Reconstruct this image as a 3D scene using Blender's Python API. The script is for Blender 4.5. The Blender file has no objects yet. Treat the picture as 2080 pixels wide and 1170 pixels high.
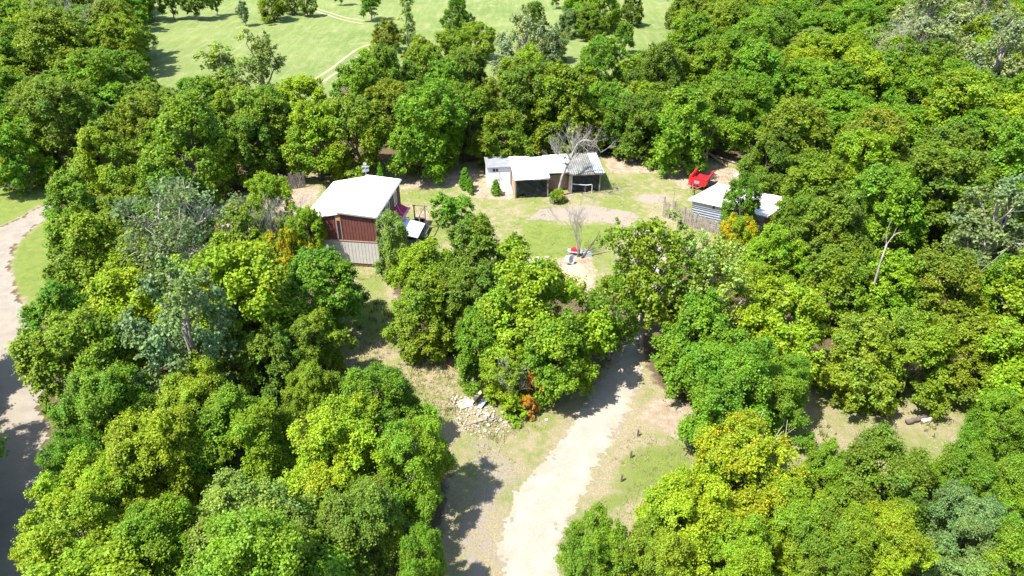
import bpy, math, random
import numpy as np
from mathutils import Vector, Matrix, noise as mnoise

# ------------------------------------------------------------------ camera, sky, sun, exposure
scene = bpy.context.scene
COL = scene.collection
W_, H_ = 2080., 1170.
FOC, PITCH, CAMH = 1444., math.radians(32.), 32.
cam_d = bpy.data.cameras.new("camera")
cam = bpy.data.objects.new("camera", cam_d)
COL.objects.link(cam)
cam.location = (0, 0, CAMH)
cam.rotation_euler = (math.radians(90.) - PITCH, 0, 0)
cam_d.sensor_width = 36.
cam_d.lens = 36. * FOC / W_
cam_d.clip_start = .5
cam_d.clip_end = 6000.
scene.camera = cam
scene.render.resolution_x, scene.render.resolution_y = 1024, 576

SUN_EL = math.radians(60.)
SD = Vector((.86, .51)).normalized()            # the way shadows fall on the ground
world = bpy.data.worlds.new("World")
scene.world = world
world.use_nodes = True
wn = world.node_tree
sky = wn.nodes.new("ShaderNodeTexSky")
sky.sky_type = 'NISHITA'
sky.sun_disc = False
sky.sun_elevation = SUN_EL
sky.sun_rotation = math.atan2(-SD.x, -SD.y)
wn.nodes["Background"].inputs["Strength"].default_value = .14
wn.links.new(sky.outputs[0], wn.nodes["Background"].inputs["Color"])
sun_d = bpy.data.lights.new("sun", 'SUN')
sun = bpy.data.objects.new("sun", sun_d)
COL.objects.link(sun)
sun_d.energy = 5.
sun_d.angle = math.radians(.5)
sun_d.color = (1., .95, .86)
sun.location = (-40, -30, 90)
sun.rotation_euler = Vector((SD.x * math.cos(SUN_EL), SD.y * math.cos(SUN_EL), -math.sin(SUN_EL))).to_track_quat('-Z', 'Y').to_euler()
scene.view_settings.view_transform = 'Standard'
scene.view_settings.look = 'None'
scene.view_settings.exposure = 1.25
scene.view_settings.gamma = 1.
scene.cycles.max_bounces = 6
scene.cycles.diffuse_bounces = 3
scene.cycles.transmission_bounces = 4

# ------------------------------------------------------------------ helpers
CP, SP = math.cos(PITCH), math.sin(PITCH)
def G(px, py, z=0.):
    """the point at height z that the photograph shows at this pixel"""
    u = (px - W_ / 2) / FOC
    v = (H_ / 2 - py) / FOC
    d = (u, CP + v * SP, -SP + v * CP)
    t = (z - CAMH) / d[2]
    return Vector((d[0] * t, d[1] * t, z))
def PPM(px, py, z=0.):
    v = (H_ / 2 - py) / FOC
    return FOC / ((z - CAMH) / (-SP + v * CP))
def PROJ(x, y, z):
    dz = z - CAMH
    dep = y * CP - dz * SP
    return W_ / 2 + FOC * x / dep, H_ / 2 - FOC * (y * SP + dz * CP) / dep
def inpoly(px, py, poly):
    r = False
    n = len(poly)
    for i in range(n):
        x1, y1 = poly[i]; x2, y2 = poly[(i + 1) % n]
        if (y1 > py) != (y2 > py) and px < (x2 - x1) * (py - y1) / (y2 - y1) + x1:
            r = not r
    return r

def tag(o, label=None, cat=None, group=None, kind=None):
    if label: o["label"] = label
    if cat: o["category"] = cat
    if group: o["group"] = group
    if kind: o["kind"] = kind
    return o
def empty(name, loc, rz=0.):
    o = bpy.data.objects.new(name, None)
    COL.objects.link(o)
    o.empty_display_size = .5
    o.location = loc
    o.rotation_euler = (0, 0, rz)
    return o
def link(name, me, parent=None, loc=None):
    o = bpy.data.objects.new(name, me)
    COL.objects.link(o)
    if parent: o.parent = parent
    if loc is not None: o.location = loc
    return o

class MB:
    """collects geometry, links it as one mesh object"""
    def __init__(s): s.v, s.f = [], []
    def add(s, vs, fs):
        b = len(s.v)
        s.v += [tuple(p) for p in vs]
        s.f += [tuple(b + i for i in f) for f in fs]
        return s
    def hexa(s, p):
        return s.add(p, [(0, 3, 2, 1), (4, 5, 6, 7), (0, 1, 5, 4), (1, 2, 6, 5), (2, 3, 7, 6), (3, 0, 4, 7)])
    def box(s, x0, x1, y0, y1, z0, z1):
        return s.hexa([(x0, y0, z0), (x1, y0, z0), (x1, y1, z0), (x0, y1, z0), (x0, y0, z1), (x1, y0, z1), (x1, y1, z1), (x0, y1, z1)])
    def bar(s, a, b, w, h=None, up=(0, 0, 1)):
        a, b = Vector(a), Vector(b)
        h = h or w
        d = (b - a).normalized()
        u = Vector(up)
        if abs(d.dot(u)) > .95: u = Vector((0, 1, 0))
        sx = d.cross(u).normalized() * w / 2
        sz = sx.cross(d).normalized() * h / 2
        return s.hexa([a - sx - sz, a + sx - sz, b + sx - sz, b - sx - sz, a - sx + sz, a + sx + sz, b + sx + sz, b - sx + sz])
    def tube(s, pts, rads, n=7, cap=True):
        pts = [Vector(p) for p in pts]
        if not hasattr(rads, '__len__'): rads = [rads] * len(pts)
        b = len(s.v)
        ref = Vector((.31, .22, .92))
        for i, p in enumerate(pts):
            d = (pts[min(i + 1, len(pts) - 1)] - pts[max(i - 1, 0)]).normalized()
            u = d.cross(ref)
            if u.length < .1: u = d.cross(Vector((1, 0, 0)))
            u.normalize()
            w = d.cross(u)
            for k in range(n):
                t = 2 * math.pi * k / n
                s.v.append(tuple(p + (u * math.cos(t) + w * math.sin(t)) * rads[i]))
        for i in range(len(pts) - 1):
            for k in range(n):
                k2 = (k + 1) % n
                s.f.append((b + i * n + k, b + i * n + k2, b + (i + 1) * n + k2, b + (i + 1) * n + k))
        if cap:
            s.f.append(tuple(b + k for k in reversed(range(n))))
            s.f.append(tuple(b + (len(pts) - 1) * n + k for k in range(n)))
        return s
    def prism(s, poly, y0, y1):
        """front elevation polygon (x, z) run from y0 to y1"""
        n = len(poly)
        vs = [(x, y0, z) for x, z in poly] + [(x, y1, z) for x, z in poly]
        return s.add(vs, [tuple(range(n)), tuple(range(2 * n - 1, n - 1, -1))] + [(i + n, (i + 1) % n + n, (i + 1) % n, i) for i in range(n)])
    def slab(s, p, t):
        """a roof sheet: four top corners, given thickness"""
        p = [Vector(q) for q in p]
        d = Vector((0, 0, t))
        return s.hexa([q - d for q in p] + p)
    def mesh(s, name, mat):
        me = bpy.data.meshes.new(name)
        me.from_pydata(s.v, [], s.f)
        me.materials.append(mat)
        return me
    def build(s, name, mat, parent=None, smooth=False):
        me = s.mesh(name, mat)
        if smooth: me.polygons.foreach_set("use_smooth", [True] * len(me.polygons))
        return link(name, me, parent)

# ------------------------------------------------------------------ materials
class NT:
    def __init__(s, name):
        s.m = bpy.data.materials.new(name)
        s.m.use_nodes = True
        s.t = s.m.node_tree
        s.b = s.t.nodes["Principled BSDF"]
        s.out = s.t.nodes["Material Output"]
    def n(s, kind, **kw):
        nd = s.t.nodes.new("ShaderNode" + kind)
        for k, v in kw.items(): setattr(nd, k, v)
        return nd
    def put(s, sock, v):
        if hasattr(v, 'is_linked') or isinstance(v, bpy.types.NodeSocket): s.t.links.new(v, sock)
        else:
            if hasattr(sock.default_value, '__len__') and hasattr(v, '__len__') and len(v) == 3 and len(sock.default_value) == 4: v = (*v, 1.)
            sock.default_value = v
    def noise(s, scale, detail=4., rough=.6, vec=None, dist=0.):
        nd = s.n("TexNoise")
        nd.inputs["Scale"].default_value = scale
        nd.inputs["Detail"].default_value = detail
        nd.inputs["Roughness"].default_value = rough
        nd.inputs["Distortion"].default_value = dist
        if vec is not None: s.t.links.new(vec, nd.inputs["Vector"])
        return nd.outputs["Fac"]
    def math(s, op, a, b=0., c=0.):
        nd = s.n("Math", operation=op)
        s.put(nd.inputs[0], a); s.put(nd.inputs[1], b); s.put(nd.inputs[2], c)
        return nd.outputs[0]
    def step(s, x, a, b, lo=0., hi=1.):
        nd = s.n("MapRange", interpolation_type='SMOOTHSTEP')
        s.put(nd.inputs[0], x); nd.inputs[1].default_value = a; nd.inputs[2].default_value = b
        nd.inputs[3].default_value = lo; nd.inputs[4].default_value = hi
        return nd.outputs[0]
    def mix(s, f, a, b, mode='MIX'):
        nd = s.n("Mix", data_type='RGBA', blend_type=mode)
        s.put(nd.inputs[0], f); s.put(nd.inputs[6], a); s.put(nd.inputs[7], b)
        return nd.outputs[2]
    def attr(s, name):
        return s.n("Attribute", attribute_name=name).outputs["Fac"]
    def pos(s): return s.n("NewGeometry").outputs["Position"]
    def obj(s): return s.n("TexCoord").outputs["Object"]
    def scl(s, vec, sc, rot=0.):
        nd = s.n("Mapping")
        nd.inputs["Scale"].default_value = sc
        nd.inputs["Rotation"].default_value = (0, 0, rot)
        s.t.links.new(vec, nd.inputs["Vector"])
        return nd.outputs[0]
    def bump(s, h, strength=.4, dist=.02):
        nd = s.n("Bump")
        nd.inputs["Strength"].default_value = strength
        nd.inputs["Distance"].default_value = dist
        s.t.links.new(h, nd.inputs["Height"])
        s.t.links.new(nd.outputs[0], s.b.inputs["Normal"])
    def base(s, c, rough=.8, metal=0., spec=.3):
        s.put(s.b.inputs["Base Color"], c)
        s.put(s.b.inputs["Roughness"], rough)
        s.b.inputs["Metallic"].default_value = metal
        s.b.inputs["Specular IOR Level"].default_value = spec
        return s

def plain(name, c, rough=.7, metal=0., var=.25, scale=2., dirt=(.12, .09, .06), dirt_amt=.25, spec=.3, bump=0.):
    t = NT(name)
    o = t.obj()
    a = t.noise(scale, 5., .65, o)
    b = t.noise(scale * 9., 3., .6, o)
    f = t.math('ADD', t.math('MULTIPLY', a, .7), t.math('MULTIPLY', b, .3))
    lo = tuple(x * (1 - var) for x in c); hi = tuple(min(1., x * (1 + var * .6)) for x in c)
    cc = t.mix(t.step(f, .3, .7), lo, hi)
    cc = t.mix(t.step(t.noise(scale * 1.7 + .3, 6., .7, o), .55, .8, 0., dirt_amt), cc, dirt)
    t.base(cc, rough, metal, spec)
    if bump: t.bump(b, bump, .02)
    return t.m

M = {}
M['red_panel'] = plain('red_panel', (.155, .058, .048), .55, var=.18, dirt_amt=.3)
M['grey_panel'] = plain('grey_panel', (.47, .45, .425), .6, var=.12, dirt_amt=.3)
M['brown_board'] = plain('brown_board', (.15, .085, .05), .85, var=.35, scale=5.)
M['white_roof'] = plain('white_roof', (.85, .85, .84), .45, var=.05, scale=.7, dirt=(.45, .43, .39), dirt_amt=.25)
M['grey_trim'] = plain('grey_trim', (.30, .29, .27), .5, var=.15)
M['white_trim'] = plain('white_trim', (.72, .73, .75), .5, var=.1)
M['pink_trim'] = plain('pink_trim', (.42, .24, .22), .6, var=.15)
M['window_glass'] = plain('window_glass', (.025, .03, .038), .12, var=.3, dirt_amt=0., spec=.6)
M['crimson'] = plain('crimson', (.42, .022, .085), .55, var=.2, dirt_amt=.12)
M['pink_edge'] = plain('pink_edge', (.70, .33, .38), .55, var=.25)
M['orange_paint'] = plain('orange_paint', (.45, .15, .04), .6)
M['yellow_paint'] = plain('yellow_paint', (.5, .33, .07), .6)
M['metal_pale'] = plain('metal_pale', (.60, .66, .72), .35, .35, var=.12, scale=1.5, dirt=(.3, .3, .28), dirt_amt=.3)
M['metal_grey'] = plain('metal_grey', (.33, .35, .38), .4, .3, var=.2, scale=1.2, dirt=(.22, .17, .12), dirt_amt=.4)
M['metal_blue'] = plain('metal_blue', (.215, .24, .28), .5, .1, var=.15, scale=1.2, dirt=(.2, .16, .12), dirt_amt=.35)
M['old_wood'] = plain('old_wood', (.25, .19, .145), .9, var=.4, scale=4., dirt=(.08, .06, .05), dirt_amt=.5, bump=.5)
M['grey_wood'] = plain('grey_wood', (.26, .225, .185), .9, var=.45, scale=3., dirt=(.10, .07, .05), dirt_amt=.5, bump=.5)
M['tan_wood'] = plain('tan_wood', (.40, .28, .19), .9, var=.25, scale=3., dirt_amt=.3, bump=.3)
M['white_wall'] = plain('white_wall', (.76, .77, .78), .6, var=.08, scale=1.2, dirt=(.4, .37, .32), dirt_amt=.3)
M['concrete'] = plain('concrete', (.42, .37, .32), .9, var=.2, scale=2., bump=.4)
M['tarp'] = plain('tarp', (.014, .018, .025), .3, var=.3, dirt_amt=.0, spec=.3)
M['old_metal'] = plain('old_metal', (.23, .23, .215), .6, .1, var=.45, scale=1.0, dirt=(.13, .10, .07), dirt_amt=.6)
M['red_paint'] = plain('red_paint', (.50, .016, .028), .38, var=.12, scale=3., dirt=(.25, .04, .03), dirt_amt=.3, spec=.5)
M['rubber'] = plain('rubber', (.02, .02, .02), .8, dirt_amt=.2)
M['rust'] = plain('rust', (.28, .13, .08), .85, var=.35, scale=6.)
M['chrome'] = plain('chrome', (.6, .6, .62), .3, .6)
M['cream'] = plain('cream', (.66, .58, .42), .6, var=.12)
M['stone'] = plain('stone', (.42, .36, .30), .95, var=.4, scale=5., bump=.5)
M['bark_pale'] = plain('bark_pale', (.33, .29, .25), .95, var=.35, scale=4., bump=.6)
M['bark'] = plain('bark', (.13, .105, .085), .95, var=.35, scale=4., bump=.7)
M['twig_grey'] = plain('twig_grey', (.27, .25, .23), .95, var=.25, scale=4.)
M['log_wood'] = plain('log_wood', (.36, .25, .18), .95, var=.3, scale=4.)

def leaf_material():
    t = NT('leaf')
    oi = t.n("ObjectInfo")
    v = t.attr("v")                       # one random value for each leaf
    w = t.attr("w")                       # one random value for each spray of leaves
    hsv = t.n("HueSaturation")
    t.put(hsv.inputs["Hue"], t.math('MULTIPLY_ADD', t.math('SUBTRACT', w, .5), .028, .5))
    t.put(hsv.inputs["Value"], t.math('ADD', t.math('MULTIPLY_ADD', v, .85, .60), t.math('MULTIPLY', t.math('SUBTRACT', w, .5), .35)))
    t.put(hsv.inputs["Saturation"], t.math('MULTIPLY_ADD', v, -.14, 1.05))
    t.t.links.new(oi.outputs["Color"], hsv.inputs["Color"])
    base = hsv.outputs[0]
    drift = t.noise(.30, 3., .6, t.pos())
    base = t.mix(t.step(drift, .40, .66, 0., .75), base, t.mix(1., base, (1.18, 1.14, .7), 'MULTIPLY'))
    base = t.mix(t.step(drift, .56, .34, 0., .7), base, t.mix(1., base, (.72, .90, 1.0), 'MULTIPLY'))
    # leaves that have turned, in patches of their own
    vec = t.n("VectorMath", operation='ADD')
    t.t.links.new(t.obj(), vec.inputs[0])
    mul = t.math('MULTIPLY', oi.outputs["Random"], 40.)
    t.t.links.new(mul, vec.inputs[1])
    nz = t.noise(.42, 3., .6, vec.outputs[0])
    k = t.math('ADD', nz, t.math('MULTIPLY', t.math('SUBTRACT', v, .5), .16))
    th = t.math('SUBTRACT', k, t.math('SUBTRACT', .82, t.math('MULTIPLY', oi.outputs["Alpha"], .6)))
    turned = t.step(th, 0., .10)
    aut = t.mix(t.step(t.math('ADD', w, t.math('MULTIPLY', v, .3)), .45, 1.1), (.52, .47, .008), (.55, .34, .016))
    col = t.mix(t.math('MULTIPLY', turned, .9), base, aut)
    t.base(col, .5, 0., .22)
    tr = t.n("BsdfTranslucent")
    hs2 = t.n("HueSaturation")
    hs2.inputs["Hue"].default_value = .488
    hs2.inputs["Value"].default_value = 1.25
    t.t.links.new(col, hs2.inputs["Color"])
    t.t.links.new(hs2.outputs[0], tr.inputs["Color"])
    ms = t.n("MixShader")
    ms.inputs[0].default_value = .42
    t.t.links.new(t.b.outputs[0], ms.inputs[1])
    t.t.links.new(tr.outputs[0], ms.inputs[2])
    t.t.links.new(ms.outputs[0], t.out.inputs["Surface"])
    return t.m
M['leaf'] = leaf_material()

def ground_material():
    t = NT('ground')
    p = t.pos()
    grass, dirt, litter, field, fringe = (t.attr(a) for a in ("grass", "dirt", "litter", "field", "fringe"))
    n1 = t.noise(.22, 5., .6, p)
    n2 = t.noise(1.3, 6., .65, p)
    n3 = t.noise(9., 4., .7, p)
    n4 = t.noise(34., 3., .7, p)
    # blades lie in streaks
    ns = t.noise(6., 3., .6, t.scl(p, (1., .35, 1.), .4))
    green = t.mix(t.step(n2, .3, .7), (.12, .185, .030), (.20, .25, .055))
    green = t.mix(t.step(n3, .35, .75, 0., .5), green, (.29, .30, .10))
    dry = t.mix(t.step(n3, .3, .7), (.25, .205, .115), (.42, .365, .24))
    gmask = t.math('ADD', t.math('ADD', grass, t.math('MULTIPLY', t.math('SUBTRACT', n1, .5), 1.3)), t.math('ADD', t.math('MULTIPLY', t.math('SUBTRACT', n2, .5), 1.5), t.math('MULTIPLY', t.math('SUBTRACT', n3, .5), 1.0)))
    c = t.mix(t.step(gmask, .28, .72), dry, green)
    bare = t.mix(t.step(n2, .3, .7), (.30, .225, .155), (.44, .365, .28))
    dm = t.math('ADD', dirt, t.math('ADD', t.math('MULTIPLY', t.math('SUBTRACT', n2, .5), 1.3), t.math('MULTIPLY', t.math('SUBTRACT', n3, .5), .9)))
    c = t.mix(t.step(dm, .42, .68), c, bare)
    fm = t.math('ADD', fringe, t.math('ADD', t.math('MULTIPLY', t.math('SUBTRACT', n2, .5), 1.4), t.math('MULTIPLY', t.math('SUBTRACT', n3, .5), 1.0)))
    c = t.mix(t.step(fm, .45, .7), c, t.mix(n3, (.27, .225, .175), (.38, .335, .28)))
    fl = t.noise(.05, 4., .6, p)
    lines = t.noise(.9, 3., .55, t.scl(p, (1., .16, 1.), 1.15))
    fc = t.mix(t.step(fl, .3, .7), (.135, .195, .052), (.195, .24, .078))
    fc = t.mix(t.step(lines, .4, .75, 0., .55), fc, (.29, .31, .13))
    fc = t.mix(t.step(n2, .35, .8, 0., .6), fc, (.13, .185, .045))
    fc = t.mix(t.step(t.noise(.3, 5., .65, p), .5, .75, 0., .6), fc, (.30, .29, .15))
    fc = t.mix(t.step(t.noise(.35, 5., .65, p), .52, .75, 0., .6), fc, (.30, .29, .15))
    c = t.mix(t.step(field, .3, .7), c, fc)
    lc = t.mix(t.step(n3, .3, .7), (.075, .058, .034), (.20, .15, .09))
    lm = t.math('ADD', litter, t.math('MULTIPLY', t.math('SUBTRACT', n2, .5), .9))
    c = t.mix(t.step(lm, .4, .65), c, lc)
    c = t.mix(t.step(n4, .45, .8, 0., .35), c, t.mix(.5, c, (.07, .06, .03)))
    t.base(c, .95, 0., .1)
    t.bump(t.math('ADD', n4, t.math('MULTIPLY', ns, .8)), .9, .10)
    return t.m
M['ground'] = ground_material()

def gravel_material(name, a, b, grassy, rutted=False):
    t = NT(name)
    p = t.pos()
    n2 = t.noise(.8, 5., .65, p)
    n3 = t.noise(7., 5., .7, p)
    n4 = t.noise(45., 3., .7, p)
    c = t.mix(t.step(n2, .3, .72), a, b)
    c = t.mix(t.step(n3, .45, .8, 0., .5), c, tuple(x * .72 for x in a))
    c = t.mix(t.step(n4, .5, .8, 0., .4), c, tuple(x * .6 for x in a))
    if rutted:
        e = t.math('ADD', t.attr("edge"), t.math('MULTIPLY', t.math('SUBTRACT', n2, .5), 1.1))
        crown = t.step(e, 1.15, 1.6)
        verge = t.step(e, .75, .1)
        loose = t.math('ADD', t.math('MULTIPLY', crown, .6), t.math('MULTIPLY', verge, .9))
        c = t.mix(t.math('MULTIPLY', loose, t.step(n3, .38, .66)), c, (.27, .235, .17))
        c = t.mix(t.math('MULTIPLY', loose, t.step(t.math('ADD', t.math('MULTIPLY', n2, .45), t.math('MULTIPLY', n3, .55)), .55, .66)), c, (.16, .19, .06))
    if grassy:
        gm = t.math('ADD', t.math('MULTIPLY', n2, .5), t.math('MULTIPLY', n3, .5))
        c = t.mix(t.step(gm, .60, .68, 0., grassy), c, (.17, .19, .06))
    t.base(c, .95, 0., .1)
    t.bump(n4, .6, .03)
    return t.m
M['gravel'] = gravel_material('gravel', (.285, .25, .205), (.355, .325, .28), .75, True)
M['road'] = gravel_material('road', (.225, .195, .16), (.285, .255, .215), .0, True)
M['track'] = gravel_material('track', (.30, .29, .17), (.40, .37, .26), .7)
M['sand'] = gravel_material('sand', (.42, .28, .18), (.52, .40, .27), .5)

def blade_material():
    t = NT('blade')
    v = t.attr("v")
    c = t.mix(t.step(v, .1, .9), (.12, .17, .035), (.42, .34, .19))
    t.base(c, .8, 0., .15)
    return t.m
M['blade'] = blade_material()

# ------------------------------------------------------------------ ground sheet
def wpoly(px):
    return np.array([[G(a, b).x, G(a, b).y] for a, b in px])
def sdist(X, Y, poly):
    """signed distance (m), inside positive"""
    d2 = np.full(X.shape, 1e9)
    ins = np.zeros(X.shape, bool)
    n = len(poly)
    for i in range(n):
        x1, y1 = poly[i]; x2, y2 = poly[(i + 1) % n]
        ex, ey = x2 - x1, y2 - y1
        t = np.clip(((X - x1) * ex + (Y - y1) * ey) / (ex * ex + ey * ey + 1e-12), 0, 1)
        d2 = np.minimum(d2, (X - x1 - t * ex) ** 2 + (Y - y1 - t * ey) ** 2)
        c = ((y1 > Y) != (y2 > Y)) & (X < ex * (Y - y1) / (ey if abs(ey) > 1e-9 else 1e-9) + x1)
        ins ^= c
    d = np.sqrt(d2)
    return np.where(ins, d, -d)
def soft(X, Y, px, r):
    return np.clip(.5 + sdist(X, Y, wpoly(px)) / (2 * r), 0, 1)

DRIVE = [(1021, 1290), (1000, 1220), (1018, 1170), (1008, 1118), (1030, 1052), (1047, 1000), (1104, 939), (1161, 856), (1222, 773), (1262, 717), (1280, 660), (1312, 600), (1318, 540), (1300, 480),
         (1345, 480), (1362, 540), (1350, 600), (1318, 660), (1296, 712), (1306, 780), (1278, 834), (1248, 895), (1217, 939), (1187, 1004), (1148, 1070), (1130, 1170), (1150, 1290)]
ROAD = [(-330, 520), (-120, 500), (20, 452), (102, 408), (112, 430), (70, 462), (34, 498), (22, 530), (30, 580), (62, 640), (84, 720), (96, 860), (112, 1000), (104, 1080), (150, 1300), (-260, 1300), (-230, 1000), (-330, 800)]
YARD = [(430, 420), (560, 360), (700, 345), (830, 350), (980, 325), (1240, 318), (1400, 318), (1520, 330), (1530, 380), (1620, 410), (1600, 470), (1420, 500), (1330, 560), (1260, 640), (1160, 600), (1090, 560), (1000, 560), (860, 560), (760, 570), (620, 560), (480, 520)]
MEADOW = [(680, 580), (780, 560), (830, 640), (830, 700), (980, 745), (1060, 800), (1200, 790), (1262, 700), (1300, 700), (1330, 780), (1420, 840), (1450, 900), (1470, 1000), (1330, 1060), (1260, 1180), (1180, 1250), (960, 1250), (880, 1180), (900, 1060), (920, 930), (860, 860), (780, 800), (690, 740), (640, 680)]
RIGHTGAP = [(1600, 760), (1760, 770), (1960, 810), (1990, 920), (1900, 970), (1760, 1000), (1640, 990), (1560, 920)]
FIELD = [(230, -2), (230, 60), (290, 130), (220, 170), (640, 240), (700, 160), (1300, 190), (1420, 60), (1620, -2), (1620, -75), (300, -75)]
VERGE = [(-80, 420), (-80, 395), (20, 380), (140, 370), (130, 400), (100, 408), (20, 452), (-60, 480)]
VERGE2 = [(110, 430), (70, 462), (34, 498), (22, 530), (30, 580), (62, 640), (110, 660), (190, 600), (220, 480), (170, 430)]

def build_ground():
    def axis(a, b, st, far):
        fine = np.arange(a, b + st * .5, st)
        out, s, p = [], st, b
        while p < far:
            s *= 1.35; p += s; out.append(p)
        neg, s, p = [], st, a
        while p > -far:
            s *= 1.35; p -= s; neg.append(p)
        return np.array(neg[::-1] + list(fine) + out)
    xs = axis(-60., 62., .42, 2400.)
    ys = axis(14., 108., .42, 2600.)
    X, Y = np.meshgrid(xs, ys)
    nx, ny = len(xs), len(ys)
    co = np.stack([X.ravel(), Y.ravel(), np.zeros(X.size)], 1)
    idx = np.arange(nx * ny).reshape(ny, nx)
    q = np.stack([idx[:-1, :-1].ravel(), idx[:-1, 1:].ravel(), idx[1:, 1:].ravel(), idx[1:, :-1].ravel()], 1)
    me = bpy.data.meshes.new("ground")
    me.from_pydata(co.tolist(), [], q.tolist())
    yard = soft(X, Y, YARD, 1.2)
    mead = soft(X, Y, MEADOW, 1.0)
    gap = soft(X, Y, RIGHTGAP, 1.0)
    fld = soft(X, Y, FIELD, 3.)
    fld = np.where(Y > 172, 1., fld)
    ver = np.maximum(soft(X, Y, VERGE, .8), soft(X, Y, VERGE2, .8))
    opn = np.maximum.reduce([yard, mead, gap, fld, ver])
    litter = 1 - opn
    # bare earth along the back of the yard and round the buildings
    dirt = np.maximum.reduce([
        soft(X, Y, [(1225, 322), (1330, 322), (1420, 330), (1510, 345), (1500, 378), (1440, 374), (1390, 384), (1340, 352), (1240, 350)], .9),
        soft(X, Y, [(800, 356), (990, 340), (990, 372), (900, 385), (815, 385)], .9) * .8,
        soft(X, Y, [(560, 385), (660, 375), (620, 440), (520, 470), (400, 470), (440, 420)], .9),
        soft(X, Y, [(940, 372), (1040, 372), (1046, 408), (950, 400)], .6) * .9,
        soft(X, Y, [(1115, 392), (1160, 390), (1165, 408), (1110, 412)], .5) * .9,
        soft(X, Y, [(1330, 800), (1440, 830), (1470, 930), (1400, 900), (1290, 850)], .8),
        soft(X, Y, [(1120, 535), (1200, 500), (1215, 580), (1200, 640), (1150, 590)], .8) * .9,
        soft(X, Y, [(845, 425), (880, 430), (870, 470), (840, 470)], .5) * .8,
        gap * .32])
    fringe = np.maximum.reduce([
        soft(X, Y, [(1068, 446), (1100, 424), (1200, 416), (1290, 432), (1330, 470), (1345, 500), (1270, 470), (1230, 451), (1150, 450)], .55),
        soft(X, Y, [(1285, 408), (1300, 394), (1350, 394), (1370, 404), (1330, 416)], .5) * .9,
        soft(X, Y, [(1235, 380), (1270, 378), (1275, 394), (1240, 398)], .5) * .55,
        soft(X, Y, DRIVE, 1.0) * .95,
        soft(X, Y, [(935, 880), (990, 880), (1060, 930), (1110, 930), (1040, 1010), (1020, 1120), (1010, 1250), (930, 1250), (905, 1080), (950, 1000)], 1.1) * .62,
        soft(X, Y, [(1180, 1000), (1260, 880), (1300, 830), (1320, 850), (1260, 960), (1170, 1100)], .8) * .5,
        soft(X, Y, ROAD, .8) * .7])
    grass = np.clip(yard * .53 + ver * .95 + mead * .42, 0, 1)
    grass = np.maximum(grass, soft(X, Y, [(1060, 455), (1240, 455), (1240, 500), (1120, 530), (1060, 520)], .8))
    grass = np.maximum(grass, soft(X, Y, [(1290, 890), (1400, 900), (1420, 960), (1280, 1040), (1190, 1060), (1230, 960)], .8) * .75)
    grass = np.maximum(grass, soft(X, Y, [(760, 590), (830, 640), (760, 700), (690, 660)], .8) * .75)
    grass = np.where(gap > .5, .42, grass)
    fringe = fringe * (1 - .0 * fld)
    for nm, a in (("grass", grass), ("dirt", dirt), ("litter", litter), ("field", fld), ("fringe", fringe)):
        at = me.attributes.new(nm, 'FLOAT', 'POINT')
        at.data.foreach_set("value", a.ravel().astype(np.float32))
    me.materials.append(M['ground'])
    tag(link("ground", me), kind="structure")
build_ground()

def ragged_sheet(name, px, mat, cell, rag, z, freq=.9, holes=0.):
    """a sheet on the ground whose edge is eaten away irregularly"""
    poly = wpoly(px)
    x0, y0 = poly.min(0) - 1; x1, y1 = poly.max(0) + 1
    xs = np.arange(x0, x1, cell); ys = np.arange(y0, y1, cell)
    X, Y = np.meshgrid(xs, ys)
    d = sdist(X, Y, poly)
    nz = np.zeros(X.shape)
    near = np.abs(d) < rag * 2.2
    for i, j in np.argwhere(near):
        q = Vector((X[i, j] * freq, Y[i, j] * freq, 3.3))
        nz[i, j] = sum(mnoise.noise(Vector((q.x * f + q.y * .37 * f, q.y * f - q.x * .37 * f, f * 1.7)), noise_basis='PERLIN_NEW') * a for f, a in ((.6, .8), (1.3, .8), (2.9, .7), (6.1, .6)))
    keep = (d + nz * rag) > 0
    idx = -np.ones(X.shape, int)
    vs, fs, ds = [], [], []
    kc = keep[:-1, :-1] & keep[1:, :-1] & keep[:-1, 1:] & keep[1:, 1:]
    for i, j in np.argwhere(kc):
        f = []
        for a, b in ((i, j), (i, j + 1), (i + 1, j + 1), (i + 1, j)):
            if idx[a, b] < 0:
                idx[a, b] = len(vs)
                vs.append((X[a, b], Y[a, b], z))
                ds.append(d[a, b])
            f.append(idx[a, b])
        fs.append(f)
    me = bpy.data.meshes.new(name)
    me.from_pydata(vs, [], fs)
    me.attributes.new("edge", 'FLOAT', 'POINT').data.foreach_set("value", np.array(ds, np.float32))
    me.materials.append(mat)
    return tag(link(name, me), kind="structure")
ragged_sheet("driveway", DRIVE, M['gravel'], .09, .5, .004, 1.3)
ragged_sheet("road", ROAD, M['road'], .2, .5, .004)
def ribbon(pts, w):
    pts = [Vector(G(*p)) for p in pts]
    L, R = [], []
    for i, p in enumerate(pts):
        d = (pts[min(i + 1, len(pts) - 1)] - pts[max(i - 1, 0)]).normalized()
        s = Vector((-d.y, d.x, 0)) * w / 2
        L.append(p + s); R.append(p - s)
    mb = MB()
    v = [(*q.xy, .004) for q in L + R]
    n = len(pts)
    return mb.add(v, [(n + i, n + i + 1, i + 1, i) for i in range(n - 1)])
def spl(pts, n=8):
    out = []
    for i in range(len(pts) - 1):
        p0, p1, p2, p3 = (np.array(pts[max(0, min(len(pts) - 1, i + k))], float) for k in (-1, 0, 1, 2))
        for t in np.linspace(0, 1, n, endpoint=False):
            out.append(tuple(.5 * ((2 * p1) + (p2 - p0) * t + (2 * p0 - 5 * p1 + 4 * p2 - p3) * t * t + (3 * p1 - p0 - 3 * p2 + p3) * t ** 3)))
    return out + [tuple(pts[-1])]
TR = MB()
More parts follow.
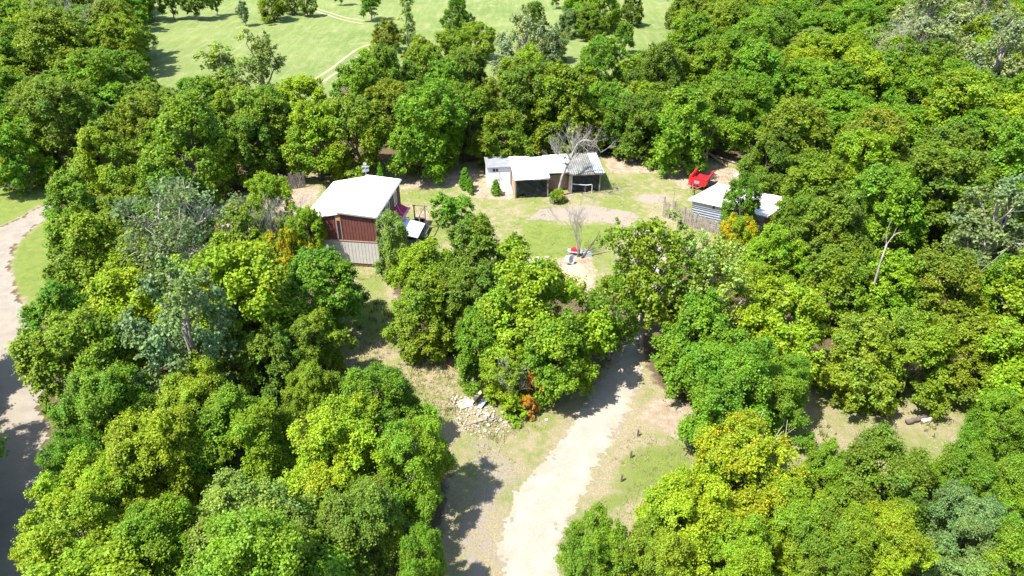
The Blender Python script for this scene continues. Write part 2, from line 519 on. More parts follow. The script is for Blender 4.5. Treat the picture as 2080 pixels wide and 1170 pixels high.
for a in ([(640, 160), (672, 140), (700, 118), (726, 100), (752, 90)], [(655, 166), (690, 143), (714, 124), (740, 106), (760, 96)],
          [(640, 17), (668, 25), (700, 35), (740, 42)], [(640, 22), (668, 31), (700, 41), (738, 48)]):
    r = ribbon(spl(a), .5)
    TR.add(r.v, r.f)
tag(TR.build("path", M['track']), kind="structure")

# ------------------------------------------------------------------ trees: a few shapes of each kind, copied below
def leaf_mesh(name, P, N, size, vv, ww, aspect=.8, droop=.35):
    """one folded leaf for every point"""
    rs = np.random.RandomState(len(P) % 9973)
    n = len(P)
    N = N / np.linalg.norm(N, axis=1, keepdims=True)
    R = rs.normal(size=(n, 3))
    T = np.cross(N, R); T /= np.linalg.norm(T, axis=1, keepdims=True)
    B = np.cross(N, T)
    s = (size * (0.65 + .7 * rs.rand(n)))[:, None]
    fold = (.25 + .25 * rs.rand(n))[:, None] * s
    tip = P + T * s - N * s * droop
    base = P - T * s * .75
    a = P + B * s * aspect + N * fold * .6 - N * s * .1
    b = P - B * s * aspect + N * fold * .6 - N * s * .1
    co = np.stack([base, a, tip, b], 1).reshape(-1, 3)
    i = np.arange(n)[:, None] * 4
    tri = np.concatenate([i + [0, 2, 1], i + [0, 3, 2]], 1).reshape(-1)
    me = bpy.data.meshes.new(name)
    me.vertices.add(4 * n)
    me.vertices.foreach_set("co", co.astype(np.float32).ravel())
    me.loops.add(6 * n)
    me.loops.foreach_set("vertex_index", tri.astype(np.int32))
    me.polygons.add(2 * n)
    me.polygons.foreach_set("loop_start", np.arange(0, 6 * n, 3, dtype=np.int32))
    me.update(calc_edges=True)
    for nm, arr in (("v", vv), ("w", ww)):
        at = me.attributes.new(nm, 'FLOAT', 'POINT')
        at.data.foreach_set("value", np.repeat(arr, 4).astype(np.float32))
    me.materials.append(M['leaf'])
    return me

def branch_tube(mb, a, b, r0, r1, rs, bend=.12, n=6, seg=4):
    a, b = np.array(a, float), np.array(b, float)
    L = np.linalg.norm(b - a)
    pts = [tuple(a + (b - a) * t + rs.normal(size=3) * L * bend * math.sin(math.pi * t) * .5 + np.array([0, 0, L * .08 * math.sin(math.pi * t)])) for t in np.linspace(0, 1, seg + 1)]
    mb.tube(pts, [r0 + (r1 - r0) * t for t in np.linspace(0, 1, seg + 1)], n)
    return pts

def make_tree(seed, R, Hh, z0, nlobe, nclump, nleaf, lsize, profile, barkm, clump_r=(.42, .7), lobe_r=.36, up=.55, gap=0., limbs=8, lean=0.):
    """crown = lobes > sprays > leaves; profile(t) gives the crown's half width at height t (0..1)"""
    rs = np.random.RandomState(seed)
    lobes = []
    p1, p2 = rs.uniform(0, 6.28, 2)
    wob = lambda a: 1 + .20 * math.cos(2 * a + p1) + .15 * math.cos(3 * a + p2)
    for i in range(nlobe):
        t = (i + .5 + rs.uniform(-.35, .35)) / nlobe
        t = .06 + .86 * t
        ang = i * 2.39996 + rs.uniform(-.5, .5)
        rad = profile(t) * R * wob(ang) * rs.uniform(.40, .92) * (1. if t < .82 else .7)
        lobes.append((rad * math.cos(ang), rad * math.sin(ang), z0 + (Hh - z0) * (t + rs.uniform(-.11, .09)), R * lobe_r * rs.uniform(.6, 1.3) * (.6 + .4 * profile(t))))
    for k in range(3):
        a = p1 + 2.1 * k + rs.uniform(-.4, .4)
        q = R * rs.uniform(.12, .42) if profile(.85) > .25 else 0.
        lobes.append((q * math.cos(a), q * math.sin(a), z0 + (Hh - z0) * rs.uniform(.84, .97), R * lobe_r * rs.uniform(.55, .85)))
    P, N, V, Wv = [], [], [], []
    for (lx, ly, lz, lr) in lobes:
        lw = rs.rand()
        out = np.array([lx, ly, 0]); on = np.linalg.norm(out)
        out = out / on if on > .05 else np.zeros(3)
        nc = max(4, int(nclump * (lr / (R * lobe_r)) ** 1.6))
        for k in range(nc):
            d = rs.normal(size=3); d /= np.linalg.norm(d)
            d = d + out * .35 + np.array([0, 0, .35]); d /= np.linalg.norm(d)
            c = np.array([lx, ly, lz]) + d * lr * np.array([1, 1, 1.12]) * rs.uniform(.45, 1.1)
            cr = rs.uniform(*clump_r)
            if rs.rand() < gap: continue
            cn = d * .6 + np.array([0, 0, .55]) + out * .25; cn /= np.linalg.norm(cn)
            nn = int(nleaf * (cr / np.mean(clump_r)) ** 2)
            nt_ = max(3, int(nn / 9))
            td = rs.normal(size=(nt_, 3)) * .62 + cn
            td /= np.linalg.norm(td, axis=1, keepdims=True)
            tl = cr * rs.uniform(.75, 1.65, size=nt_)
            j = rs.randint(nt_, size=nn)
            f = rs.uniform(.12, 1., size=nn) ** .75
            side = rs.normal(size=(nn, 3)) * .085 * (cr / .5)
            pts = c - cn * cr * .45 + td[j] * (tl[j] * f)[:, None] + side - np.array([0, 0, .10]) * (f ** 2)[:, None]
            P.append(pts)
            N.append(np.array([0, 0, up + .25]) + td[j] * .35 + cn * .25 + side * 2.2 + rs.normal(size=(nn, 3)) * .46)
            V.append(rs.rand(nn)); Wv.append(np.full(nn, np.clip(lw * .5 + rs.rand() * .5, 0, 1)))
    P = np.concatenate(P); N = np.concatenate(N); V = np.concatenate(V); Wv = np.concatenate(Wv)
    ok = P[:, 2] > .15
    P, N, V, Wv = P[ok], N[ok], V[ok], Wv[ok]
    crown = leaf_mesh("crown", P, N, np.full(len(P), lsize), V, Wv)
    mb = MB()
    th = z0 + (Hh - z0) * .62
    tr = .024 * Hh
    tp = branch_tube(mb, (0, 0, -.15), (rs.uniform(-.3, .3) + lean, rs.uniform(-.3, .3), th), tr, tr * .4, rs, .05, 8, 6)
    order = list(range(len(lobes)))
    rs.shuffle(order)
    for i in order[:limbs]:
        lx, ly, lz, lr = lobes[i]
        j = max(1, min(5, int((lz - z0 * .6) / th * 4)))
        p = branch_tube(mb, tp[j], (lx, ly, lz), tr * .42, tr * .12, rs, .12, 5, 4)
        for q in range(3):
            e = np.array([lx, ly, lz]) + rs.normal(size=3) * lr * .55
            branch_tube(mb, p[2 + (q > 1)], e, tr * .13, tr * .04, rs, .1, 4, 2)
    trunk = mb.mesh("trunk", barkm)
    trunk.polygons.foreach_set("use_smooth", [True] * len(trunk.polygons))
    return crown, trunk, R, Hh

def prof_round(t): return max(.05, math.sin(math.pi * min(1, (.14 + t * .86)) ** .85)) ** .75
def prof_low(t): return (.95 - .12 * (1 - t)) * math.sqrt(max(.02, 1 - max(0, (t - .25) / .78) ** 2.2))
def prof_oval(t): return max(.08, math.sin(math.pi * (.1 + .86 * t))) ** .8
def prof_pop(t): return max(.1, (1 - t) ** .55 * min(1., .5 + t * 1.8))
PROTO = {'maple': [], 'poplar': [], 'lollipop': [], 'shrub': [], 'column': []}
for s in range(8):
    PROTO['maple'].append(make_tree(11 + s, 4.4, 9.6, (.5, .4, .9, .5, .7, .4, .6, .5)[s], 36, 15, 125, .102, (prof_low, prof_round, prof_low, prof_oval, prof_low, prof_round, prof_oval, prof_low)[s], M['bark'], lobe_r=.275, clump_r=(.32, .66)))
PROTO['near'] = [make_tree(111 + s, 4.4, 9.6, (.9, .7, 1.2)[s], 36, 15, 225, .074, (prof_low, prof_round, prof_low)[s], M['bark'], lobe_r=.285, clump_r=(.34, .68)) for s in range(3)]
for s in range(2):
    PROTO['poplar'].append(make_tree(41 + s, 3.4, 11.5, 1.6, 22, 11, 76, .115, prof_pop if s else prof_oval, M['bark_pale'], clump_r=(.4, .75), lobe_r=.33, up=.25, gap=.12, limbs=16))
PROTO['bush'] = PROTO['maple'][:4]
PROTO['open'] = [make_tree(51 + s, 4.6, 10., 2.2, 32, 12, 66, .12, prof_round, M['bark_pale'], clump_r=(.4, .75), lobe_r=.30, gap=.08, limbs=20) for s in range(2)]
PROTO['lollipop'].append(make_tree(61, 2.5, 6.6, 1.9, 16, 12, 55, .14, prof_oval, M['bark_pale'], lobe_r=.38, clump_r=(.35, .6)))
PROTO['shrub'].append(make_tree(71, 1.6, 2.6, .15, 14, 9, 55, .085, prof_low, M['bark'], lobe_r=.4, clump_r=(.22, .4)))
def prof_cone(t): return max(.06, (1 - t) ** .8 * min(1., .75 + t * 2.))
PROTO['column'].append(make_tree(81, .66, 2.6, .06, 70, 9, 44, .038, prof_cone, M['bark'], lobe_r=.34, clump_r=(.09, .15), up=.2, limbs=3))
PROTO['slim'] = [make_tree(91, 1.9, 10., .8, 24, 8, 50, .12, prof_pop, M['bark_pale'], lobe_r=.36, clump_r=(.35, .6), gap=.08, limbs=10)]

COLR = {   # leaf reflectance
    'green': (.144, .276, .012), 'lime': (0.199, 0.322, 0.007), 'yellow': (0.257, 0.351, 0.006), 'gold': (0.331, 0.376, 0.006),
    'olive': (0.185, 0.267, 0.012), 'brown': (0.199, 0.249, 0.015), 'dark': (0.120, 0.196, 0.018), 'deep': (.108, .232, .010),
    'silver': (0.222, 0.273, 0.115), 'blue': (0.155, 0.220, 0.082), 'orange': (.50, .23, .05), 'hedge': (0.120, 0.273, 0.016), 'pale': (0.228, 0.305, 0.055)}
TREES = []     # x, y, R of everything planted so far
trs = np.random.RandomState(5)
def plant(kind, px, py, r, col, aut=0., label=None, h=None, name=None, cat='tree', group=None, at=None, R=None, rot=None):
    """at: ground point instead of the pixel of the crown's middle"""
    protos = PROTO['near' if kind == 'maple' and (py > 760 or (at and at[1] < 34)) else kind]
    k = trs.randint(len(protos))
    crown, trunk, R0, H0 = protos[k]
    if at is None:
        hh = h or 9.
        for _ in range(4):
            z = .56 * hh
            R = 1.12 * r / PPM(px, py, z)
            if h is None: hh = min(11.5 if py < 800 else 9.2, max(R * 2.0 + .6, 5.5)) if kind in ('maple', 'open') else R / R0 * H0
        p = G(px, py, z)
        x, y = p.x, p.y
    else:
        x, y = at
        hh = h or R / R0 * H0
    TREES.append((x, y, R))
    t = empty(name or kind + '_tree', (x, y, 0), trs.uniform(0, 6.28) if rot is None else rot)
    sx = R / R0
    t.scale = (sx * trs.uniform(.94, 1.06), sx * trs.uniform(.94, 1.06), hh / H0)
    a = link("trunk", trunk, t)
    c = link("crown", crown, t)
    j = trs.uniform(.88, 1.12); hj = trs.uniform(.93, 1.07)
    cc = COLR[col]
    if kind in ('maple', 'bush') and col not in ('gold', 'orange'): cc = tuple(q * .76 + w * .24 for q, w in zip(cc, (.170, .282, .010)))
    c.color = (cc[0] * j * hj, cc[1] * j, cc[2] * j, aut)
    tag(t, label, cat, group)
    return t
# ------------------------------------------------------------------ the trees one can tell apart: kind, crown middle (px), half width (px), leaf colour, turned leaves, label, height
def near(rows, group):
    for r in rows:
        r = list(r) + [None] * (7 - len(r))
        plant(r[0], r[1], r[2], r[3], r[4], r[5], r[6], h=r[7] if len(r) > 7 else None, name={'maple': 'maple_tree', 'open': 'oak_tree', 'poplar': 'poplar_tree', 'slim': 'poplar_tree', 'lollipop': 'field_tree', 'shrub': 'shrub', 'bush': 'field_tree'}[r[0]], cat='shrub' if r[0] == 'shrub' else 'tree', group=group)

near([
 ('maple', 165, 1115, 106, 'yellow', .12, "bright yellow-green maple in the bottom left corner, overhanging the road"),
 ('maple', 325, 945, 115, 'yellow', .16, "brightest yellow maple of the lower left stand, its crown lit all over"),
 ('maple', 330, 1130, 110, 'lime', .1, "lime maple cut by the bottom edge between the corner maple and the pale-leaved one"),
 ('maple', 505, 1085, 120, 'pale', .14, "maple with pale cream and lime leaves at the bottom edge"),
 ('maple', 680, 930, 105, 'yellow', .08, "yellow-lime maple just left of the green maple that holds bare twigs by the driveway"),
 ('maple', 842, 945, 82, 'green', .05, "fresh green maple leaning over the driveway's left verge, bare twigs in its side", 6.6),
 ('maple', 735, 1085, 105, 'dark', .02, "dark green tree at the bottom edge with a brown gap on its right"),
 ('maple', 858, 1150, 54, 'deep', .02, "small dark green tree at the bottom edge beside the start of the driveway", 5.),
 ('maple', 600, 1120, 80, 'deep', .04, "deep green maple at the bottom edge between pale-leaved and dark trees"),
 ('maple', 500, 900, 100, 'lime', .12, "lime maple in the middle of the lower left stand"),
 ('maple', 215, 1010, 90, 'lime', .1, "lime maple above the bottom left corner maple"),
 ('maple', 150, 962, 68, 'deep', .03, "dark feathery tree overhanging the shaded road on the left"),
 ('maple', 225, 850, 100, 'green', .08, "mid green maple on the bank of the shaded road, below the yellow-olive one"),
 ('maple', 400, 830, 85, 'olive', .08, "olive maple at the foot of the silver-leaved cottonwood"),
 ('maple', 765, 835, 88, 'green', .04, "green maple at the left edge of the dry meadow with rubble"),
 ('maple', 640, 810, 66, 'olive', .1, "dusky olive maple left of the green maple at the dry meadow edge"),
 ('maple', 640, 705, 56, 'olive', .22, "yellow-olive maple right below the dense dark green tree by the house"),
 ('maple', 555, 745, 70, 'dark', .03, "small dark tree in the hollow right of the silver cottonwood"),
 ('maple', 175, 730, 100, 'olive', .12, "yellow-olive maple at the bend of the gravel road"),
 ('maple', 125, 640, 60, 'deep', .02, "small dark green tree poking out over the sunlit road bend"),
 ('maple', 255, 640, 90, 'yellow', .2, "maple turning yellow, left of the cottonwood's lower crown"),
 ('maple', 180, 530, 85, 'olive', .16, "olive-yellow maple beside the grass strip inside the road bend"),
 ('maple', 285, 545, 70, 'lime', .12, "lime maple left of the forked cottonwood trunk"),
 ('maple', 160, 430, 65, 'green', .05, "green maple where the gravel road goes behind the trees"),
 ('maple', 265, 460, 65, 'olive', .12, "olive maple between the road and the cottonwood's bare limb"),
 ('maple', 470, 590, 60, 'green', .06, "green maple right of the forked cottonwood trunk"),
 ('poplar', 388, 685, 84, 'blue', .0, "upright silvery grey-green poplar standing below the forked cottonwood", 11.5),
 ('maple', 655, 598, 82, 'deep', .02, "dense dark green round tree in front of the house's grey lower wall"),
 ('maple', 500, 480, 60, 'olive', .1, "olive-green tree left of the grey dead tree by the house"),
 ('maple', 628, 478, 34, 'lime', .2, "small yellow-green maple in front of the left half of the white roof", 6.),
 ('maple', 588, 515, 38, 'lime', .62, "small maple with orange and yellow leaves below the grey dead tree", 5.),
 ('maple', 545, 415, 40, 'yellow', .15, "small yellow-green tree left of the house's white roof", 6.5),
 ('maple', 448, 545, 42, 'green', .08, "small green tree between the cottonwood trunk and the orange-leaved maple"),
], "trees left of the driveway")

near([
 ('maple', 958, 535, 80, 'dark', .10, "dusky dark green tree at the yard's near edge, left of the bare sapling"),
 ('maple', 868, 555, 62, 'lime', .06, "lime tree right of the house's porch roof"),
 ('maple', 868, 640, 70, 'olive', .10, "olive-green tree left of the bright driveway maple"),
 ('maple', 965, 625, 70, 'dark', .03, "dark tree in the gap between the olive tree and the bright driveway maple"),
 ('maple', 1088, 636, 116, 'lime', .07, "big bright green maple left of the driveway's upper part"),
 ('maple', 1135, 718, 84, 'green', .03, "green maple overhanging the driveway's left edge"),
 ('maple', 985, 700, 62, 'deep', .03, "deep green tree behind the yellow and orange maple"),
 ('maple', 1030, 752, 56, 'yellow', .32, "small yellow-leaved maple by the rubble heap", 4.2),
 ('maple', 800, 500, 38, 'pale', .0, "pale green feathery tree against the house's porch roof", 6.),
 ('shrub', 902, 425, 26, 'hedge', 0., "left bright green bush at the yard edge near the house", 2.6),
 ('shrub', 936, 427, 25, 'hedge', 0., "right bright green bush at the yard edge near the house", 2.4),
 ('shrub', 1133, 399, 17, 'lime', .4, "low yellow-green shrub at the foot of the leaning dead tree", 1.2),
 ('shrub', 1045, 828, 28, 'lime', .1, "low bright green bush right of the rubble heap", 1.1),
 ('open', 1318, 574, 104, 'olive', .0, "tall spreading oak on the yard side of the driveway", 10.),
 ('open', 1245, 640, 50, 'green', .0, "small open oak whose bare trunk stands at the driveway's left edge", 7.),
 ('open', 1432, 606, 82, 'pale', .02, "pale-flecked oak right of the tall oak, in front of the wooden fence", 9.),
 ('maple', 1412, 695, 84, 'green', .04, "green maple overhanging the driveway's right edge"),
 ('maple', 1590, 670, 95, 'yellow', .20, "yellow-topped maple right of the driveway"),
 ('maple', 1490, 790, 110, 'deep', .04, "deep green maple whose shadow spots the bare ground right of the driveway"),
 ('maple', 1585, 800, 68, 'green', .08, "green maple left of the tan clearing on the right"),
 ('maple', 1520, 600, 62, 'lime', .10, "lime maple between the pale oaks and the yellow-topped maple"),
 ('maple', 1505, 420, 42, 'deep', .02, "dark green tree hiding the middle of the white metal barn roof", 6.5),
 ('maple', 1490, 500, 42, 'yellow', .55, "maple with orange and yellow leaves in front of the metal barn", 5.5),
 ('maple', 1565, 520, 58, 'lime', .16, "lime maple with yellowing tips right of the orange maple by the barn"),
 ('maple', 1625, 455, 48, 'olive', .12, "olive tree against the rusty end wall of the barn", 6.5),
], "trees round the yard and driveway")

near([
 ('maple', 1500, 975, 115, 'gold', .42, "golden yellow maple with orange top right of the driveway's start"),
 ('maple', 1390, 1060, 100, 'yellow', .18, "yellow-olive maple left of the golden maple, by the driveway"),
 ('maple', 1215, 1120, 72, 'green', .08, "green maple at the bottom edge touching the driveway's right side"),
 ('maple', 1330, 1150, 80, 'olive', .12, "olive maple at the bottom edge below the yellow-olive one"),
 ('maple', 1600, 1060, 90, 'yellow', .16, "yellow maple below and right of the golden maple"),
 ('maple', 1500, 1150, 80, 'lime', .12, "lime maple at the bottom edge under the golden maple"),
 ('maple', 1785, 990, 105, 'dark', .0, "broad dark green tree with pale tips below the tan clearing on the right"),
 ('maple', 1672, 985, 56, 'green', .06, "small green tree between the golden maple and the broad pale-tipped tree"),
 ('maple', 1690, 1110, 80, 'olive', .08, "olive tree with pale tips at the bottom edge, left of the yellow one"),
 ('maple', 1800, 1110, 78, 'yellow', .22, "yellow-green maple at the bottom edge on the right"),
 ('maple', 1945, 990, 72, 'green', .03, "mid green tree right of the broad pale-tipped dark tree"),
 ('maple', 1955, 1090, 84, 'blue', .0, "blue-green feathery tree near the bottom right corner"),
 ('maple', 2062, 1140, 75, 'green', .05, "green tree filling the bottom right corner beside the blue-green tree"),
 ('maple', 2060, 1010, 80, 'green', .04, "green tree cut by the right edge above the blue-green tree"),
 ('maple', 2030, 870, 60, 'green', .10, "green-olive tree right of the two logs"),
 ('maple', 1858, 722, 80, 'olive', .10, "olive-green maple shading the back of the tan clearing"),
 ('maple', 1745, 720, 82, 'brown', .14, "brownish-olive maple right of the yellow-topped maple"),
 ('maple', 1975, 735, 72, 'brown', .14, "brown-tinged tree in the right part of the stand behind the two logs"),
 ('maple', 1805, 585, 72, 'lime', .08, "light green tree below the bare white snag"),
 ('maple', 1910, 590, 80, 'brown', .10, "brownish olive maple right of the bare white snag"),
 ('maple', 1700, 590, 75, 'olive', .12, "olive maple between the yellow-topped maple and the light green tree"),
 ('maple', 1690, 480, 78, 'dark', .10, "dark olive tree right of the barn's rusty end"),
 ('maple', 1790, 430, 80, 'green', .06, "green tree behind the bare white snag"),
 ('poplar', 2015, 480, 85, 'blue', .0, "dark blue-green poplar at the right edge", 11.),
 ('maple', 2050, 600, 70, 'green', .04, "green maple at the right edge below the dark poplar"),
 ('maple', 1650, 385, 62, 'olive', .16, "olive tree behind the far end of the barn roof"),
 ('maple', 1560, 335, 55, 'dark', .05, "dark green tree right of the red trailer"),
 ('maple', 1750, 345, 66, 'lime', .16, "lime tree deep in the forest right of the red trailer"),
 ('poplar', 1880, 65, 75, 'silver', .0, "big silvery poplar near the top right corner", 15.),
 ('poplar', 2030, 130, 62, 'silver', .0, "second silvery poplar at the right edge, below the big one", 14.),
 ('poplar', 1990, 45, 50, 'silver', .0, "smaller silvery poplar right of the big silvery one", 13.),
], "trees right of the driveway")

near([
 ('maple', 390, 290, 88, 'green', .10, "large bright green maple left of and behind the house"),
 ('maple', 215, 330, 66, 'olive', .08, "yellow-olive tree above the lawn by the road"),
 ('maple', 140, 255, 75, 'dark', .0, "dark tree in the deep shade above the road's far end"),
 ('maple', 25, 320, 56, 'green', .34, "tree with orange leaves at the left edge above the lawn"),
 ('maple', 300, 265, 62, 'brown', .06, "brownish dull tree left of the large bright maple behind the house"),
 ('maple', 500, 300, 60, 'dark', .04, "dark green tree right of the large bright maple behind the house"),
 ('maple', 545, 240, 55, 'deep', .12, "deep green tree with rusty tips above the house"),
 ('maple', 640, 285, 65, 'lime', .22, "yellow-green tree with orange tips straight behind the house"),
 ('maple', 725, 270, 70, 'olive', .12, "olive tree behind the house's ridge antenna"),
 ('maple', 795, 225, 55, 'brown', .16, "brown-green tree in the second row behind the yard's left half"),
 ('maple', 868, 265, 78, 'green', .05, "fresh green maple behind the two cedar bushes"),
 ('maple', 955, 245, 62, 'olive', .08, "olive-green tree behind the white garden shed"),
 ('maple', 1020, 285, 52, 'olive', .14, "low yellow-olive tree touching the white shed roof"),
 ('maple', 1065, 215, 72, 'dark', .10, "dark olive tree behind the black-tarped shed"),
 ('maple', 1150, 225, 72, 'olive', .10, "olive tree behind the leaning dead tree"),
 ('maple', 1235, 235, 52, 'green', .20, "green tree with a rusty patch right of the leaning dead tree"),
 ('maple', 1300, 255, 55, 'dark', .0, "dark green tree behind the bare earth left of the trailer"),
 ('maple', 1385, 255, 70, 'green', .04, "green tree behind the red trailer"),
 ('maple', 1465, 235, 60, 'green', .08, "green tree above the two fallen trunks"),
 ('poplar', 535, 150, 52, 'pale', .0, "tall pale poplar at the edge of the field behind the house", 12.),
 ('poplar', 450, 160, 60, 'pale', .0, "wide pale green poplar left of the taller one", 10.),
 ('maple', 250, 90, 48, 'olive', .10, "yellowish tree standing at the left corner of the field"),
 ('maple', 110, 110, 80, 'olive', .16, "broad olive-yellow tree in the far left forest"),
 ('poplar', 1065, 110, 44, 'silver', .0, "grey-silver poplar with a bent top at the near side of the field", 13.),
 ('poplar', 1125, 130, 40, 'blue', .0, "blue-green poplar right of the bent silver one", 11.),
 ('maple', 860, 150, 50, 'olive', .10, "olive tree in the strip behind the fresh green maple"),
 ('maple', 950, 165, 52, 'dark', .08, "dull dark tree below the round olive field trees"),
 ('maple', 760, 155, 50, 'lime', .12, "lime tree at the field edge by the two-wheel track"),
], "trees behind the yard")

near([
 ('bush', 785, 72, 30, 'brown', .15, "round brownish tree at the near edge of the field, left of the slender poplar", 5.),
 ('slim', 826, 38, 17, 'pale', .0, "slender pale poplar standing in the field", 10.),
 ('bush', 965, 80, 40, 'olive', .12, "round olive tree at the near edge of the field", 6.2),
 ('bush', 930, 32, 30, 'deep', .0, "dark green round tree standing in the field", 7.),
 ('bush', 855, 95, 22, 'olive', .08, "small olive bush between the two round trees at the field edge", 4.),
 ('bush', 1085, 32, 24, 'dark', .0, "dark bushy tree behind the bent silver poplar", 6.),
 ('bush', 1195, 45, 33, 'dark', .06, "round dusky tree in the clump at the right of the field", 5.5),
 ('bush', 1155, 45, 24, 'blue', .0, "bluish shrub left of the round dusky tree in the field clump", 5.),
 ('maple', 1225, 15, 36, 'lime', .16, "yellow-green tree behind the round dusky tree in the field clump"),
 ('maple', 1175, 5, 30, 'green', .0, "green tree at the top edge in the field clump"),
 ('bush', 1285, 18, 24, 'dark', .0, "dark tree at the right of the field clump", 6.),
 ('bush', 1248, 38, 14, 'lime', .2, "small lime bush in the field clump", 3.5),
 ('lollipop', 1269, 76, 20, 'green', .0, "lone trim green tree on a thin trunk at the right of the field"),
 ('bush', 1215, 96, 20, 'dark', .05, "small dark round tree at the right near edge of the field", 4.5),
 ('bush', 1362, 38, 11, 'dark', .0, "small dark bush alone in the field near its right end", 3.5),
 ('bush', 1130, 92, 28, 'brown', .2, "brownish round tree right of the blue-green poplar", 5.),
 ('lollipop', 752, 8, 20, 'deep', .0, "lone dark lollipop-shaped tree in the middle of the field"),
 ('lollipop', 495, 27, 12, 'blue', .0, "small bluish lone tree on a thin stem in the field", 4.5),
 ('bush', 553, 12, 30, 'olive', .05, "broad bush, largest of three on the field left of the track", 5.5),
 ('bush', 590, 8, 16, 'dark', .05, "middle bush of three on the field left of the track", 4.),
 ('bush', 622, 9, 18, 'dark', .0, "dark round bush, right one of three on the field", 4.5),
 ('lollipop', 345, 2, 22, 'deep', .0, "dark field tree at the top edge beside the left forest"),
 ('lollipop', 395, 8, 26, 'dark', .08, "wide dusky field tree second from the left forest at the top edge", 5.8),
 ('lollipop', 436, 2, 13, 'deep', .0, "narrow field tree right of the wide dusky one at the top edge", 5.5),
 ('lollipop', 1130, -6, 10, 'green', .0, "small field tree cut by the top edge above the silver poplar", 4.5),
 ('lollipop', 690, -12, 12, 'deep', .0, "field tree barely showing at the top edge left of the lollipop-shaped one", 4.5),
], "trees standing in the field")

for px, py, R, h, l in ((1085, 826, .6, 2.7, "narrow shrub of rust-orange leaves at the front of the yellow maple"), (1070, 846, .5, 1.5, "low tuft of rust-orange leaves beside the grey wooden post")):
    p = G(px, py)
    plant('shrub', 0, 0, 0, 'orange', .5, l, h=h, name='shrub', cat='shrub', at=(p.x, p.y), R=R, group="trees round the yard and driveway")
# beyond the left edge: the trees whose shade lies on the road
for i, (x, y, R) in enumerate([(-39.5, 36., 4.2), (-35.5, 29.5, 4.4), (-31.5, 24.2, 4.4), (-28.8, 19.2, 4.0), (-37., 24., 4.5)]):
    plant('maple', 0, 0, 0, ('green', 'deep', 'green', 'lime', 'olive')[i], .05, "green tree beyond the left edge whose shade falls across the gravel road", at=(x, y), R=R, name='maple_tree', group="roadside trees shading the road")

# ------------------------------------------------------------------ the forest between them
FOREST = [
 ("far left forest", [(-90, -45), (280, -45), (285, 70), (215, 130), (250, 165), (300, 195), (160, 240), (-90, 330)], 6.6),
 ("forest behind the house", [(300, 175), (440, 190), (640, 185), (700, 175), (720, 235), (560, 300), (420, 230), (300, 245), (180, 240)], 6.2),
 ("forest behind the yard", [(700, 170), (760, 140), (820, 120), (900, 130), (1000, 120), (1100, 150), (1200, 130), (1310, 130), (1400, 60), (1420, 180), (1430, 260), (1240, 285), (1060, 285), (900, 285), (730, 290), (700, 240)], 6.1),
 ("forest right of the trailer", [(1420, 60), (1700, 150), (1850, 260), (1830, 420), (1700, 430), (1620, 360), (1545, 300), (1480, 290), (1430, 240)], 6.2),
 ("top right forest", [(1395, 20), (1410, -60), (2200, -60), (2180, 330), (1850, 260), (1700, 150), (1420, 60)], 6.6),
 ("forest at the right edge", [(1850, 260), (2180, 330), (2180, 980), (2020, 900), (1930, 830), (1760, 780), (1700, 660), (1640, 560), (1700, 430), (1830, 420)], 6.2),
 ("bottom right stand", [(1640, 950), (1700, 960), (1900, 930), (2030, 900), (2180, 960), (2180, 1260), (1280, 1260), (1400, 1120), (1560, 1010)], 5.8),
 ("lower left stand", [(140, 420), (330, 400), (480, 420), (480, 540), (560, 560), (600, 640), (640, 760), (720, 860), (820, 960), (850, 1100), (780, 1260), (60, 1260), (100, 1100), (110, 900), (130, 740)], 5.6),
]
MARKS = [("red trailer", 1430, 365), ("house", 730, 440), ("black-tarped shed", 1130, 350), ("metal barn", 1500, 410), ("white snag", 1818, 480), ("big silvery poplar", 1880, 65), ("pair of grey dead trees", 1795, 140),
         ("slender field poplar", 826, 38), ("two logs", 1875, 855), ("forked cottonwood", 400, 480), ("golden maple", 1510, 950), ("bent silver poplar", 1065, 110), ("tall pale poplar", 535, 150), ("roadside lawn", 40, 400), ("top left corner", 0, 0), ("yellow-topped maple", 1590, 670), ("bare white branch", 2010, 385), ("driveway start", 1080, 1160), ("bottom right corner", 2080, 1170), ("top right corner", 2080, 0), ("broad pale-tipped tree", 1775, 975), ("round olive field tree", 965, 80), ("two fallen trunks", 1455, 325), ("road bend", 60, 600), ("bottom left corner", 0, 1170), ("right edge", 2080, 400)]
WORD = {'green': 'green', 'lime': 'lime green', 'yellow': 'yellow-green', 'olive': 'olive', 'brown': 'brown-tinged', 'dark': 'dark green', 'deep': 'deep green', 'blue': 'bluish green', 'pale': 'pale green'}
frs = np.random.RandomState(77)
auto = []
_keep = [(wpoly(YARD), 2.4), (wpoly(MEADOW), 1.8), (wpoly(RIGHTGAP), .8), (wpoly(ROAD), 1.0), (wpoly(VERGE), .5), (wpoly(VERGE2), .5)]
def KEEP(X, Y):
    return any(sdist(np.array([X]), np.array([Y]), p)[0] > -m for p, m in _keep)
